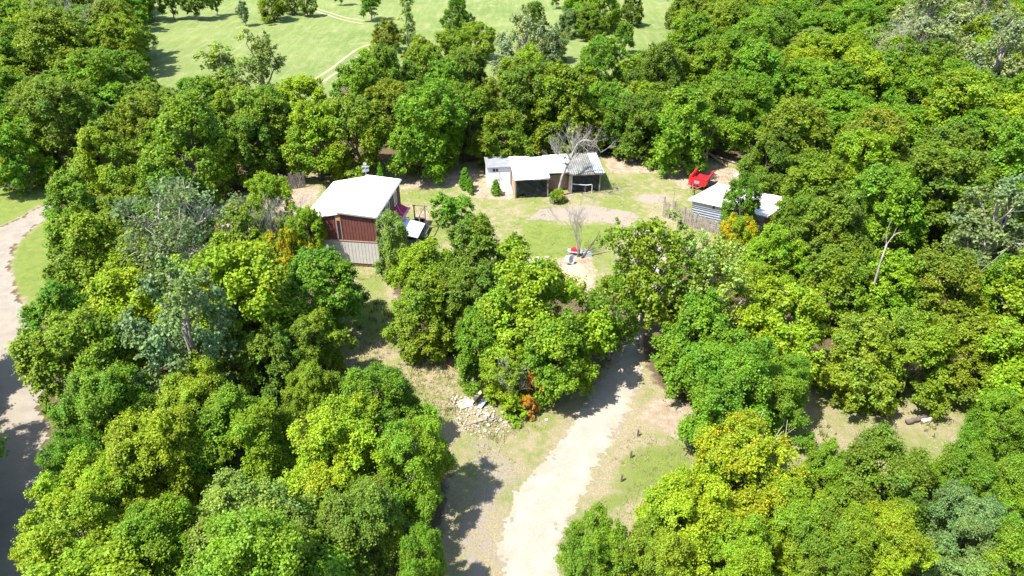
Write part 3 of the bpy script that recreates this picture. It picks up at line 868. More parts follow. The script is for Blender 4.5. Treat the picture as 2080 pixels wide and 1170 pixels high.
for name, poly, sp in FOREST:
    pts = [G(px, max(py, -62), 5.) for px, py in poly]
    x0, x1 = min(p.x for p in pts), max(p.x for p in pts)
    y0, y1 = min(p.y for p in pts), max(p.y for p in pts)
    row = 0
    y = y0
    while y < y1:
        x = x0 + (row % 2) * sp * .5
        while x < x1:
            X = x + frs.uniform(-.26, .26) * sp; Y = y + frs.uniform(-.26, .26) * sp
            x += sp
            q = PROJ(X, Y, 5.)
            if not inpoly(q[0], q[1], poly): continue
            if q[0] < -110 or q[0] > 2190: continue
            R = sp * frs.uniform(.60, .80)
            if KEEP(X, Y): continue
            if any((X - a) ** 2 + (Y - b) ** 2 < (.54 * (R + c)) ** 2 for a, b, c in TREES): continue
            col = frs.choice(['green', 'lime', 'yellow', 'olive', 'brown', 'dark', 'deep', 'blue', 'pale'], p=[.29, .23, .08, .20, .05, .06, .07, .01, .01])
            aut = max(0., frs.normal(.08, .08))
            kind = 'poplar' if col in ('blue', 'pale') and frs.rand() < .7 else 'maple'
            t = plant(kind, 0, 0, 0, col, aut, at=(X, Y), R=R if kind == 'maple' else R * .85, h=frs.uniform(6.4, 10.2) if kind == 'maple' else frs.uniform(8.5, 11.), name=kind + '_tree', group="trees of the " + name)
            auto.append((t, name, col, kind, R, PROJ(X, Y, 6.)))
        y += sp * .87; row += 1
# a label for each: colour, kind, wood and the landmark it stands by; where two still agree, their order from the left
lab = {}
for t, name, col, kind, R, (qx, qy) in auto:
    m = min(MARKS, key=lambda m: math.hypot(m[1] - qx, (m[2] - qy) * 1.3))
    dx, dy = qx - m[1], qy - m[2]
    if abs(dx) > abs(dy) * 1.1: rel = "right of the " if dx > 0 else "left of the "
    else: rel = "below the " if dy > 0 else "above the "
    if "corner" in m[0] and "poplar" not in m[0]: rel = "near the "
    if "edge" in m[0]: rel = "near the "
    lab.setdefault((WORD[col], 'poplar' if kind == 'poplar' else 'tree', rel + m[0]), []).append((qx, t))
ORD = ["first", "second", "third", "fourth", "fifth", "sixth", "seventh", "eighth", "ninth", "tenth", "eleventh", "twelfth", "thirteenth", "fourteenth", "fifteenth", "sixteenth", "seventeenth", "eighteenth"]
for (cw, kd, where), l in lab.items():
    l.sort(key=lambda a: a[0])
    for i, (qx, t) in enumerate(l):
        s = f"lone {cw} {kd} {where}"
        if len(l) == 2: s = ("left" if i == 0 else "right") + f" one of two {cw} {kd}s {where}"
        elif len(l) > 2: s = f"{ORD[min(i, 17)]} from left of the {cw} {kd}s {where}"
        tag(t, s, 'tree')
print("planted", len(TREES), "auto", len(auto))
# ------------------------------------------------------------------ house
def rib_lines(mb, xs, y, z0, zf, w=.03, d=.022):
    for x in xs: mb.box(x - w / 2, x + w / 2, y - d, y - .002, z0, zf(x))
RZ = math.radians(-7.35)
house = tag(empty("house", (-11.70, 54.55, 0), RZ), "two-storey house of dark red and grey metal siding under a low white roof", "house")
def eave(x): return 5.0 + .08 * (-x) if x > -3.1 else 5.12 - .2 * (-3.1 - x)
m = MB().prism([(-6.2, 2.62), (0, 2.62), (0, 4.98), (-3.1, 5.22), (-3.102, 5.08), (-6.2, 4.46)], 0, 7.8)
rib_lines(m, np.arange(-2.95, -.02, .27), 0, 2.64, lambda x: eave(x) - .03)
rib_lines(m, np.arange(-6.1, -3.5, .27), 0, 2.64, lambda x: eave(x) - .05)
for y in np.arange(.25, 7.8, .3): m.box(.002, .022, y - .015, y + .015, 2.64, 4.96)
upper = m.build("upper_wall", M['red_panel'], house)
m = MB().box(-6.2, .0, .0, 7.8, .36, 2.56)
rib_lines(m, np.arange(-6.0, -.02, .3), 0, .38, lambda x: 2.55, .025, .018)
for y in np.arange(.2, 7.8, .3): m.box(.002, .02, y - .012, y + .012, .38, 2.55)
m.build("lower_wall", M['grey_panel'], house)
m = MB().box(-6.15, -.05, .05, 7.75, -.1, .36)
for x in np.arange(-6.1, -.1, .45): m.box(x, x + .06, .02, .05, 0, .35)
m.build("skirting", M['brown_board'], house)
MB().box(-6.25, .05, -.05, 7.85, 2.56, 2.62).build("wall_flashing", M['pink_trim'], house)
# roof: right sheet raised a little above the left one
m = MB().slab([(-3.12, -.18, 5.40), (.16, -.18, 5.12), (.16, 7.98, 5.12), (-3.12, 7.98, 5.40)], .1)
for x in np.arange(-2.8, .1, .42): m.bar((x, -.18, 5.40 - (x + 3.12) * .0854 + .008), (x, 7.98, 5.40 - (x + 3.12) * .0854 + .008), .03, .022)
m.build("roof", M['white_roof'], house)
m = MB().slab([(-6.5, -.16, 4.52), (-3.12, -.16, 5.26), (-3.12, 7.96, 5.26), (-6.5, 7.96, 4.52)], .1)
for x in np.arange(-6.2, -3.2, .42): m.bar((x, -.16, 5.26 - (-3.12 - x) * .219 + .01), (x, 7.96, 5.26 - (-3.12 - x) * .219 + .01), .03, .022)
m.build("roof", M['white_roof'], house)["label"] = "lower left roof sheet"
MB().box(-3.22, -3.125, -.2, 8.0, 5.2, 5.43).build("ridge_flashing", M['grey_trim'], house)
m = MB(); m.bar((-3.12, -.2, 5.31), (.2, -.2, 5.03), .03, .14)
m.build("fascia", M['grey_trim'], house)
g = MB().box(.17, .27, -.2, 8.0, 4.98, 5.07).build("gutter", M['metal_grey'], house)
MB().tube([(.2, -.1, 5.0), (.2, -.08, 4.85), (.75, -.15, 3.9), (.95, -.15, 3.3)], .045, 6).build("downspout", M['pink_trim'], house)
# the tall dark strip window between the two halves
m = MB().box(-3.44, -3.14, -.02, -.004, 2.66, 4.5)
w = m.build("window", M['window_glass'], house)
m = MB().box(-3.52, -3.44, -.05, -.003, 2.63, 5.02); m.box(-3.14, -3.07, -.05, -.003, 2.63, 5.14); m.box(-3.44, -3.14, -.045, -.003, 4.5, 4.56)
m.build("frame", M['pink_trim'], w)
m = MB().box(-3.44, -3.14, -.06, -.003, 4.78, 5.0); m.build("sign_board", M['orange_paint'], house)
m = MB().box(-3.43, -3.15, -.055, -.003, 4.57, 4.775); m.build("sign_board", M['yellow_paint'], house)["label"] = "yellow board under the orange one"
# windows along the shaded right wall
for y0, y1, z0, z1 in ((.75, 1.7, 3.35, 4.55), (3.1, 4.15, 3.2, 4.6), (5.75, 6.5, 3.4, 4.55)):
    w = MB().box(.004, .03, y0, y1, z0, z1).build("window", M['window_glass'], house)
    m = MB()
    m.box(.003, .055, y0 - .09, y0, z0 - .09, z1 + .09); m.box(.003, .055, y1, y1 + .09, z0 - .09, z1 + .09)
    m.box(.003, .053, y0, y1, z1, z1 + .09); m.box(.003, .075, y0, y1, z0 - .09, z0); m.box(.003, .045, (y0 + y1) / 2 - .03, (y0 + y1) / 2 + .03, z0, z1)
    m.build("frame", M['white_trim'], w)
MB().box(.004, .05, 4.45, 5.25, 2.64, 4.55).build("door", M['brown_board'], house)["label"] = "dark brown side door"
# awning over the side door
m = MB()
ns = 22
for i in range(ns):
    a, b = 4.3 + 2.7 * i / ns, 4.3 + 2.7 * (i + 1) / ns
    sa, sb = (.03 * math.sin(i * 1.3), .03 * math.sin((i + 1) * 1.3))
    m.slab([(.03, a, 3.12 + sa), (.98, a, 2.68 + sa), (.98, b, 2.68 + sb), (.03, b, 3.12 + sb)], .03)
aw = m.build("awning", M['crimson'], house)
m = MB()
for i in range(ns):
    a, b = 4.3 + 2.7 * i / ns, 4.3 + 2.7 * (i + 1) / ns
    m.box(.97, 1.12 + .05 * (i % 2), a, b - .004, 2.60 + .03 * (i % 3), 2.74)
m.build("valance", M['pink_edge'], aw)
# porch roof and its posts
m = MB().slab([(.06, 2.5, 2.52), (2.95, 2.4, 1.98), (2.95, 5.3, 1.98), (.06, 5.5, 2.52)], .06)
for y in np.arange(2.7, 5.3, .33): m.bar((.08, y, 2.525), (2.93, y, 1.985), .03, .03)
m.build("porch_roof", M['metal_pale'], house)
for x, y in ((2.8, 2.6), (2.8, 5.2)): MB().box(x - .05, x + .05, y - .05, y + .05, 0, 1.93).build("porch_post", M['grey_wood'], house)
MB().box(.05, 2.7, 5.6, 8.0, .25, .4).build("deck", M['grey_wood'], house)
m = MB()
for x, y in ((1.25, 7.9), (2.3, 7.9), (2.3, 5.75)): m.box(x - .05, x + .05, y - .05, y + .05, 0, 2.45)
m.bar((1.1, 7.9, 2.5), (2.6, 7.9, 2.5), .07, .09); m.bar((2.3, 5.6, 2.5), (2.3, 8.0, 2.5), .07, .09); m.bar((1.2, 7.9, 1.2), (2.3, 7.9, 1.2), .05, .08)
m.build("deck_frame", M['old_wood'], house)
m = MB(); m.box(1.3, 2.25, 7.84, 7.86, .4, 1.15); m.box(2.31, 2.33, 5.8, 7.8, .4, 1.15)  # black sheets standing in for the shadow under the deck frame
m.build("deck_shadow_fill", M['tarp'], house)
m = MB()
m.tube(spl([(.05, 1.9, 4.7), (.5, 1.9, 4.5), (.8, 1.8, 4.0), (.75, 1.7, 3.4), (.4, 1.6, 3.3), (.35, 1.9, 3.5)], 5), .022, 5)
m.tube(spl([(.05, 5.4, 3.9), (.45, 5.3, 3.6), (.7, 5.2, 3.1), (1.05, 5.2, 2.8)], 5), .022, 5)
m.build("cable", M['pink_edge'], house)
m = MB().tube([(-3.15, 7.9, 5.4), (-3.15, 7.9, 6.7)], .03, 6)
m.bar((-3.5, 7.9, 6.25), (-2.8, 7.9, 6.25), .05, .12); m.bar((-3.15, 7.6, 6.0), (-3.15, 8.2, 6.0), .05, .12); m.bar((-3.4, 7.7, 5.85), (-2.9, 8.1, 5.85), .06, .25); m.box(-3.3, -3.0, 7.85, 7.95, 6.4, 6.62)
m.build("antenna", M['metal_grey'], house)

# ------------------------------------------------------------------ black-tarped shed
SR = math.radians(6.5)
shed = tag(empty("open_shed", (.35, 69.2, 0), SR), "patched lean-to shed with black tarps and white and corrugated roof sheets", "shed")
def tarp(x0, x1, y, z0, z1, seed, nx=40, nz=22, amp=.085, torn=()):
    rs = random.Random(seed)
    vs, fs = [], []
    for j in range(nz + 1):
        for i in range(nx + 1):
            u, v = i / nx, j / nz
            x = x0 + (x1 - x0) * u; z = z0 + (z1 - z0) * v
            sag = .05 * math.sin(math.pi * u * 2.5) * (1 - v)
            d = mnoise.fractal(Vector((x * 1.1 + seed, z * .7 + u * 1.5, seed)), .7, 2.1, 4) * amp * 2.2 + math.sin((x * 2.2 + z * 3.1) * 2.6 + seed) * amp * .35
            vs.append((x + d * .25, y + d - .03, z + (sag if j == 0 else 0)))
    for j in range(nz):
        for i in range(nx):
            u, v = (i + .5) / nx, (j + .5) / nz
            if any((u - a) ** 2 / ra ** 2 + (v - b) ** 2 / rb ** 2 < 1 for a, b, ra, rb in torn): continue
            a = j * (nx + 1) + i
            fs.append((a, a + 1, a + nx + 2, a + nx + 1))
    return MB().add(vs, fs)
def planks(mb, x0, x1, y, z0, z1, n, rs, d=.03):
    h = (z1 - z0) / n
    for k in range(n):
        mb.box(x0 + rs.uniform(0, .06), x1 - rs.uniform(0, .06), y + rs.uniform(-.012, .012), y + d + rs.uniform(.0, .01), z0 + k * h + .01, z0 + (k + 1) * h - .008)
prs = random.Random(4)
for x, y, h in ((.03, .0, 2.12), (3.48, .02, 2.12), (6.02, .86, 2.12), (9.28, .84, 2.1)):
    MB().bar((x, y, -.1), (x + prs.uniform(-.04, .04), y, h), .13, .13).build("post", M['grey_wood'], shed)
t = tarp(.13, 3.38, .03, .06, 2.1, 3, torn=((.2, .08, .10, .17),)).build("tarp", M['tarp'], shed, True)
tarp(6.3, 9.2, .90, .04, 2.08, 8).build("tarp", M['tarp'], shed, True)["label"] = "right black tarp"
m = MB(); planks(m, 0, 1, 0, 0, 1, 1, prs)
m = MB()
for k in range(11): m.box(-.02, .02, .12 + k * .285, .12 + k * .285 + .27, .0, 2.18 + .04 * k)
m.build("side_wall", M['tan_wood'], shed)
m = MB(); planks(m, 3.55, 6.0, 1.75, .05, 1.72, 9, prs)
m.build("plank_wall", M['tan_wood'], shed)
m = MB(); m.box(3.55, 3.62, .1, 1.7, 0, 2.1); m.box(5.93, 6.0, .95, 1.7, 0, 2.1); m.box(3.6, 5.95, 2.1, 2.14, .0, 2.2)
m.build("inner_wall", M['brown_board'], shed)
MB().box(-.02, 9.35, 4.75, 4.82, 0, 2.5).build("back_wall", M['grey_wood'], shed)
MB().box(9.3, 9.34, .95, 4.75, 0, 2.25).build("side_wall", M['tarp'], shed)["label"] = "black tarp right side wall"
MB().box(6.06, 6.26, .80, .83, .05, 2.0).build("pale_strip", M['metal_grey'], shed)
# roofs
def sheets(mb, x0, x1, ya, za, yb, zb, n, rs, lift=.02):
    w = (x1 - x0) / n
    for k in range(n):
        o = lift * (k % 2) + rs.uniform(0, .012)
        e0, e1 = rs.uniform(-.08, .08), rs.uniform(-.28, .28)
        mb.slab([(x0 + w * k - .03, ya + e0, za + o), (x0 + w * (k + 1) + .03, ya + e0, za + o), (x0 + w * (k + 1) + .03, yb + e1, zb + o), (x0 + w * k - .03, yb + e1, zb + o)], .025)
m = MB(); sheets(m, -.12, 3.62, -.28, 2.24, 4.9, 2.72, 4, prs)
m.build("roof", M['white_roof'], shed)
m = MB(); sheets(m, 3.7, 5.85, 1.05, 2.27, 3.2, 2.5, 3, prs)
m.build("roof", M['metal_pale'], shed)["label"] = "pale blue metal roof sheets in the middle"
m = MB(); sheets(m, 3.6, 6.3, 3.0, 2.55, 5.1, 2.76, 3, prs)
m.build("roof", M['white_roof'], shed)["label"] = "white roof sheets at the back"
def corrugated(x0, x1, ya, za, yb, zb, per=.2, amp=.035):
    n = int((x1 - x0) / per * 6)
    vs = []
    for i in range(n + 1):
        x = x0 + (x1 - x0) * i / n
        dz = amp * math.sin(2 * math.pi * (x - x0) / per)
        e = .1 * math.floor((x - x0) / .9 % 2)
        vs += [(x, ya - e * .4, za + dz), (x, yb + e, zb + dz)]
    return MB().add(vs, [(2 * i, 2 * i + 2, 2 * i + 3, 2 * i + 1) for i in range(n)])
corrugated(5.82, 9.62, .55, 2.2, 4.98, 2.78, .24, .045).build("roof", M['old_metal'], shed)["label"] = "weathered corrugated roof on the right"
corrugated(8.62, 9.64, .54, 2.232, 4.9, 2.802, .24, .04).build("roof_edge", M['metal_pale'], shed)["label"] = "pale newer sheet at the right roof edge"
m = MB(); m.bar((-.1, -.3, 2.17), (3.6, -.3, 2.17), .05, .09); m.bar((6.0, .55, 2.12), (9.5, .55, 2.1), .05, .1); m.bar((3.6, 1.05, 2.19), (5.9, 1.05, 2.19), .05, .09)
m.build("eave_board", M['grey_wood'], shed)

pf = MB().tube([(6.15, .55, 1.12), (6.9, .52, 1.02), (7.75, .45, .95), (8.35, .42, 1.0)], .035, 7)
pf.tube([(8.35, .42, 1.02), (8.36, .40, .0)], .035, 7); pf.tube([(6.15, .55, 1.12), (6.13, .52, .0)], .03, 7)
o = pf.build("pipe_frame", M['white_trim'])
o.location = shed.location; o.rotation_euler = shed.rotation_euler
tag(o, "white pipe frame standing before the right black tarp", "pipe frame")
# things lying in front
rsd = random.Random(12)
def stone_mesh(r, seed, flat=.7):
    rs = random.Random(seed)
    import bmesh
    bm = bmesh.new()
    bmesh.ops.create_icosphere(bm, subdivisions=2, radius=r)
    for v in bm.verts:
        k = 1 + .3 * mnoise.noise(v.co / r * 1.3 + Vector((seed, 0, 0)))
        v.co = Vector((v.co.x * k * 1.2, v.co.y * k, v.co.z * k * flat + r * flat * .6))
    return bm
def stone(name, mat, r, seed, flat=.7):
    bm = stone_mesh(r, seed, flat)
    me = bpy.data.meshes.new(name); bm.to_mesh(me); bm.free()
    me.materials.append(mat)
    return link(name, me)

# ------------------------------------------------------------------ white garden shed
ws = tag(empty("garden_shed", shed.location, SR), "small white garden shed with double doors joined to the tarped shed", "shed")
m = MB().box(-2.68, -.08, 3.25, 5.7, 0, 2.3)
for z in np.arange(.12, 2.3, .19): m.box(-2.70, -.08, 3.232, 3.25, z, z + .012)
m.build("wall", M['white_wall'], ws)
m = MB().slab([(-2.82, 3.05, 2.36), (0, 3.05, 2.36), (0, 5.8, 2.52), (-2.82, 5.8, 2.52)], .06)
m.build("roof", M['metal_grey'], ws)
for x0, x1 in ((-2.55, -1.36), (-1.28, -.2)):
    d = MB().box(x0, x1, 3.19, 3.228, .05, 1.72).build("door", M['white_trim'], ws)
    MB().box(x1 - .16 if x0 < -2 else x0 + .1, x1 - .1 if x0 < -2 else x0 + .16, 3.15, 3.188, .8, 1.0).build("handle", M['metal_grey'], d)
w = MB().box(-2.08, -1.5, 3.21, 3.226, 1.8, 2.12).build("window", M['window_glass'], ws)
m = MB().box(-2.14, -2.08, 3.19, 3.229, 1.77, 2.16); m.box(-1.5, -1.44, 3.19, 3.229, 1.77, 2.16); m.box(-1.82, -1.76, 3.19, 3.208, 1.8, 2.12); m.box(-2.08, -1.5, 3.19, 3.229, 2.12, 2.16); m.box(-2.08, -1.5, 3.19, 3.229, 1.77, 1.8)
m.build("frame", M['white_trim'], w)
MB().slab([(-1.6, 1.2, .06), (-.1, 1.0, .06), (-.1, 3.2, .16), (-1.6, 3.2, .16)], .1).build("ramp", M['concrete'], ws)

# ------------------------------------------------------------------ metal barn
BR_ = math.radians(-30)
barn = tag(empty("metal_barn", (17.66, 63.35, 0), BR_), "low barn of ribbed blue-grey metal with white roof among the trees", "barn")
def bshear(mb):
    mb.v = [(x + .2 * y, y, z) for x, y, z in mb.v]
    return mb
vs = []
nz = 96
for k in range(nz + 1):
    z = 2.0 * k / nz
    d = -.028 * math.sin(2 * math.pi * z / .25)
    vs += [(0, d, z), (6.9, d, z)]
MB().add(vs, [(2 * k, 2 * k + 1, 2 * k + 3, 2 * k + 2) for k in range(nz)]).build("front_wall", M['metal_blue'], barn)
m = MB().box(-.02, 2.0, -.07, .02, 2.0, 2.5); m.box(2.0, 2.25, -.05, .02, 2.0, 2.12); m.box(2.25, 6.9, -.07, .02, 2.0, 2.5)
m.build("lintel_band", M['metal_grey'], barn)
MB().box(2.0, 2.25, .0, .04, 2.12, 2.5).build("vent_gap", M['window_glass'], barn)
bshear(MB().box(-.04, .0, .03, 5.5, 0, 2.3)).build("side_wall", M['old_wood'], barn)
m = MB().box(6.9, 6.96, .0, 5.5, 0, 2.4)
for y in np.arange(.1, 5.4, .4): m.box(6.962, 6.985, y, y + .35, .05, 2.38)
bshear(m).build("side_wall", M['rust'], barn)["label"] = "rusty brown end wall"
bshear(MB().box(0, 6.9, 5.46, 5.5, 0, 2.15)).build("back_wall", M['metal_grey'], barn)
m = MB().slab([(-.25, -.3, 2.64), (7.2, -.3, 2.64), (7.2, 5.75, 2.28), (-.25, 5.75, 2.28)], .09)
for x in np.arange(.1, 7.2, .6): m.bar((x, -.28, 2.65), (x, 5.73, 2.29), .04, .03)
bshear(m).build("roof", M['white_roof'], barn)
m = MB(); m.bar((-.3, -.32, 2.6), (-.3, 5.78, 2.25), .06, .16); m.bar((7.25, -.32, 2.6), (7.25, 5.78, 2.25), .06, .16)
bshear(m).build("edge_trim", M['white_trim'], barn)

# ------------------------------------------------------------------ fences
def board_fence(pts, hs, w, label, mat, seed, gapf=.15):
    rs = random.Random(seed)
    f = tag(empty("wooden_fence", (pts[0][0], pts[0][1], 0)), label, "fence")
    o = Vector((pts[0][0], pts[0][1], 0))
    bd, rail = MB(), MB()
    for i in range(len(pts) - 1):
        a, b = Vector((*pts[i], 0)) - o, Vector((*pts[i + 1], 0)) - o
        L = (b - a).length; d = (b - a) / L; s = Vector((d.y, -d.x, 0))
        n = int(L / w)
        for k in range(n):
            t = (k + .5) / n
            h = (hs[i] + (hs[i + 1] - hs[i]) * t) * rs.uniform(.84, 1.06)
            p = a + (b - a) * t + s * rs.uniform(-.03, .03)
            if rs.random() < .02: continue
            tip = p + Vector((rs.uniform(-.07, .07), rs.uniform(-.07, .07), h))
            bd.bar(p - Vector((0, 0, .05)), tip, w * (1 - gapf) * rs.uniform(.85, 1.0), .025, up=s)
        for z in (.35, .72): rail.bar(a - s * .06 + Vector((0, 0, hs[i] * z)), b - s * .06 + Vector((0, 0, hs[i + 1] * z)), .06, .09)
        MB().box(a.x - s.x * .13 - .06, a.x - s.x * .13 + .06, a.y - s.y * .13 - .06, a.y - s.y * .13 + .06, -.1, hs[i] * 1.08).build("post", mat, f)
    bd.build("boards", mat, f)
    rail.build("rail", mat, f)
    return f
board_fence([(15.2, 64.84), (16.1, 64.1), (16.95, 63.15), (18.0, 62.2), (19.3, 61.3), (20.5, 60.6)], (2.0, 1.9, 1.7, 1.5, 1.4, 1.3), .17, "ragged grey board fence leaning at the barn's left corner", M['grey_wood'], 5, .03)
a, b = G(572, 388), G(622, 380)
board_fence([(a.x, a.y), ((a.x + b.x) / 2, (a.y + b.y) / 2), (b.x, b.y)], (1.8, 1.8, 1.8), .16, "grey board fence under the trees behind the house", M['grey_wood'], 9, .05)

# ------------------------------------------------------------------ red trailer made from a pickup bed
tr_ = tag(empty("cargo_trailer", (20.05, 71.25, 0), math.radians(-29)), "bright red open trailer with ribbed box on two wheels parked on bare earth", "trailer")
tr_.scale = (1.1, 1.1, 1.1)
Wt, Lt = .88, 2.75
m = MB()
for s in (-1, 1):
    x = s * Wt
    prof = [(0, .62), (.72, .62), (.74, .80), (.86, .98), (1.08, 1.05), (1.3, .98), (1.44, .80), (1.46, .62), (Lt, .62), (Lt, 1.22), (0, 1.22)]
    # outer side panel with the wheel cut out of it
    P0 = [(x + s * .0, p, z) for p, z in prof]; P1 = [(x - s * .10, p, z) for p, z in prof]
    n = len(prof)
    cen = 4
    fs = []
    fan = [(0, 1, 2, 3, 10), (3, 4, 5, 9, 10), (5, 6, 7, 8, 9)]
    for f in fan:
        fs.append(f if s > 0 else f[::-1]); g2 = tuple(i + n for i in f); fs.append(g2[::-1] if s > 0 else g2)
    fs += [(i, i + n, (i + 1) % n + n, (i + 1) % n) for i in range(n)]
    m.add(P0 + P1, fs)
    m.box(x - .13 if s > 0 else x - .03, x + .03 if s > 0 else x + .13, 0, Lt, 1.22, 1.28)
    m.box(x - .005 + (0 if s > 0 else -.03), x + .035 + (0 if s > 0 else -.03), .02, Lt - .02, .98, 1.08)
m.build("side_panel", M['red_paint'], tr_)
m = MB().box(-Wt + .1, Wt - .1, -.0, .06, .5, 1.2); m.box(-Wt + .02, Wt - .02, -.03, .07, 1.2, 1.27)
for x in (-.55, 0, .55): m.box(x - .04, x + .04, -.035, -.002, .55, 1.18)
fp = m.build("front_panel", M['red_paint'], tr_)
MB().box(-.3, .2, -.05, -.037, .72, 1.02).build("spare_plate", M['metal_grey'], fp)
m = MB().box(-Wt + .1, Wt - .1, .06, Lt, .62, .66)
for x in np.arange(-.7, .75, .2): m.box(x, x + .08, .08, Lt - .02, .662, .685)
m.build("bed_floor", M['red_paint'], tr_)
for s in (-1, 1):
    m = MB(); x0, x1 = (Wt - .32, Wt - .1) if s > 0 else (-Wt + .1, -Wt + .32)
    m.prism([(x0, .66), (x1, .66), (x1, .9), (x0, .86)], .72, 1.46)
    m.build("wheel_arch", M['red_paint'], tr_)
    x = s * (Wt - .12)
    def ring(r0, r1, w, n=22):
        vs, fs = [], []
        for k in range(n):
            c, q = math.cos(2 * math.pi * k / n), math.sin(2 * math.pi * k / n)
            for r, dx in ((r0, -w / 2), (r1 - .03, -w / 2), (r1, -w / 2 + .03), (r1, w / 2 - .03), (r1 - .03, w / 2), (r0, w / 2)):
                vs.append((x + dx, 1.08 + c * r, .36 + q * r))
        for k in range(n):
            for j in range(6):
                j2, k2 = (j + 1) % 6, (k + 1) % n
                fs.append((k * 6 + j, k * 6 + j2, k2 * 6 + j2, k2 * 6 + j))
        return MB().add(vs, fs)
    w = link("wheel", MB().tube([(x - .09, 1.08, .36), (x + .09, 1.08, .36)], .07, 12).mesh("wheel", M['metal_grey']), tr_)
    ring(.2, .36, .2).build("tyre", M['rubber'], w, True)
    MB().tube([(x + s * .05, 1.08, .36), (x + s * .085, 1.08, .36)], .215, 18).build("rim", M['chrome'], w)
m = MB().bar((-.55, .2, .5), (-.55, Lt - .1, .5), .07, .1); m.bar((.55, .2, .5), (.55, Lt - .1, .5), .07, .1); m.bar((-.8, 1.08, .40), (.8, 1.08, .40), .07, .07)
m.build("chassis", M['rust'], tr_)
m = MB().bar((-.55, .3, .5), (0, -1.25, .46), .07, .08); m.bar((.55, .3, .5), (0, -1.25, .46), .07, .08); m.bar((0, -1.2, .46), (0, -1.5, .46), .08, .08); m.bar((-.32, -.38, .5), (.32, -.38, .5), .06, .07)
tg = m.build("tow_bar", M['rust'], tr_)
MB().tube([(0, -1.3, .0), (0, -1.3, .62)], .035, 8).build("jack", M['metal_grey'], tg)
MB().box(-.9, -.6, -.02, .0, .45, .6).build("tail_lamp", M['crimson'], tr_)

# ------------------------------------------------------------------ arborvitae and the bushes by the sheds
def cedar(px, py, hpx, label, rs=1.):
    p = G(px, py)
    h = hpx / (PPM(px, py) * .90)
    plant('column', 0, 0, 0, 'hedge', 0., label, h=h, name="cedar_bush", cat="cedar", group="clipped cedar bushes", at=(p.x, p.y), R=h * .30 * rs)
cedar(946, 384, 42, "tall leaning cedar bush, back one of two left of the white shed")
cedar(955, 390, 30, "cedar bush just in front of the tall leaning one", .9)
cedar(958, 396, 13, "tiny dark cedar at the foot of the pair left of the white shed", 1.2)
cedar(1008, 396, 31, "single cone-shaped cedar bush before the white shed's doors", 1.1)
cedar(776, 378, 48, "slim cedar in the shade behind the house's roof", .6)

# ------------------------------------------------------------------ bare and dead trees
def twig_tree(base, h, seed, lean=(0, 0), r0=.12, levels=4, spread=.55, kids=(3, 5), taper=.62, upb=.35, main=None, nt=1):
    rs = random.Random(seed)
    trunk, twigs = MB(), MB()
    def grow(p, d, L, r, lev):
        seg = 4 if lev < 2 else 3
        pts, rads = [p], [r]
        q, dd = p.copy(), d.copy()
        for k in range(seg):
            dd = (dd + Vector((rs.uniform(-1, 1), rs.uniform(-1, 1), rs.uniform(-.6, 1))) * .17).normalized()
            q = q + dd * L / seg
            pts.append(q.copy()); rads.append(max(.006, r * (1 - .55 * (k + 1) / seg)))
        (trunk if lev == 0 else twigs).tube(pts, rads, 7 if lev == 0 else (5 if lev < 3 else 3), cap=lev < 2)
        if lev >= levels: return
        for c in range(rs.randint(*kids)):
            t = rs.uniform(.35, 1.) if lev else rs.uniform(.4, 1.)
            i = min(seg, max(1, int(round(t * seg))))
            nd = (dd + Vector((rs.uniform(-1, 1), rs.uniform(-1, 1), rs.uniform(-.5, 1) * .7 + upb * .5)) * spread * 1.5).normalized()
            grow(pts[i], nd, L * taper * rs.uniform(.75, 1.15), max(.007, rads[i] * .62), lev + 1)
    if main:
        pts = [Vector(p) for p in main]
        rads = [r0 * (1 - .6 * i / (len(pts) - 1)) for i in range(len(pts))]
        trunk.tube(pts, rads, 8)
        return trunk, twigs, pts, rads, grow, rs
    for k in range(nt):
        a = rs.uniform(0, 6.28)
        d = Vector((lean[0] + (.25 * math.cos(a) if nt > 1 else 0), lean[1] + (.25 * math.sin(a) if nt > 1 else 0), 1)).normalized()
        grow(Vector((.06 * k, .05 * (k % 2), -.1)), d, h * .5 * rs.uniform(.85, 1.1), r0 / (nt ** .4), 0)
    return trunk, twigs
def dead(base, label, mat, *a, name="dead_tree", **kw):
    e = tag(empty(name, (base[0], base[1], base[2] if len(base) > 2 else 0)), label, "dead tree")
    tk, tw = twig_tree(base, *a, **kw)
    tk.build("trunk", mat, e, True)
    tw.build("branches", mat, e)
    return e
# leaning tree before the tarped shed, one limb arching over to the right
b = G(1134, 397)
e = tag(empty("dead_tree", b), "leaning bare tree with an arched limb before the tarped shed", "dead tree")
tk, tw, pts, rads, grow, rs_ = twig_tree(b, 0, 21, main=[(0, 0, -.1), (.12, -.05, 1.1), (.35, -.1, 2.3), (.85, -.1, 3.5), (1.15, 0, 4.1)], r0=.20, levels=4)
limb = [(1.15, 0, 4.1), (1.4, .1, 4.9), (1.9, .2, 5.8), (2.6, .3, 6.1), (3.3, .2, 5.9), (3.9, .2, 5.4), (4.25, .2, 4.8)]
tk.tube(spl(limb, 4), list(np.linspace(.11, .04, 25)), 7)
for p in limb[1:]:
    for k in range(3): grow(Vector(p), Vector((rs_.uniform(-1, 1), rs_.uniform(-.8, .8), rs_.uniform(-.3, 1))).normalized(), rs_.uniform(1.0, 1.8), .035, 2)
for p, n in ((pts[-1], 9), (pts[-2], 3)):
    for k in range(n): grow(p, Vector((rs_.uniform(-1.1, .8), rs_.uniform(-.7, .7), rs_.uniform(.3, 1.2))).normalized(), rs_.uniform(1.4, 2.3), .05, 1)
tk.build("trunk", M['bark_pale'], e, True); tw.build("branches", M['twig_grey'], e)
p = G(1172, 522); dead((p.x, p.y), "bare many-stemmed sapling in the grass beside the yard cart", M['twig_grey'], 6.0, 31, r0=.07, levels=4, spread=.3, kids=(2, 4), nt=5)
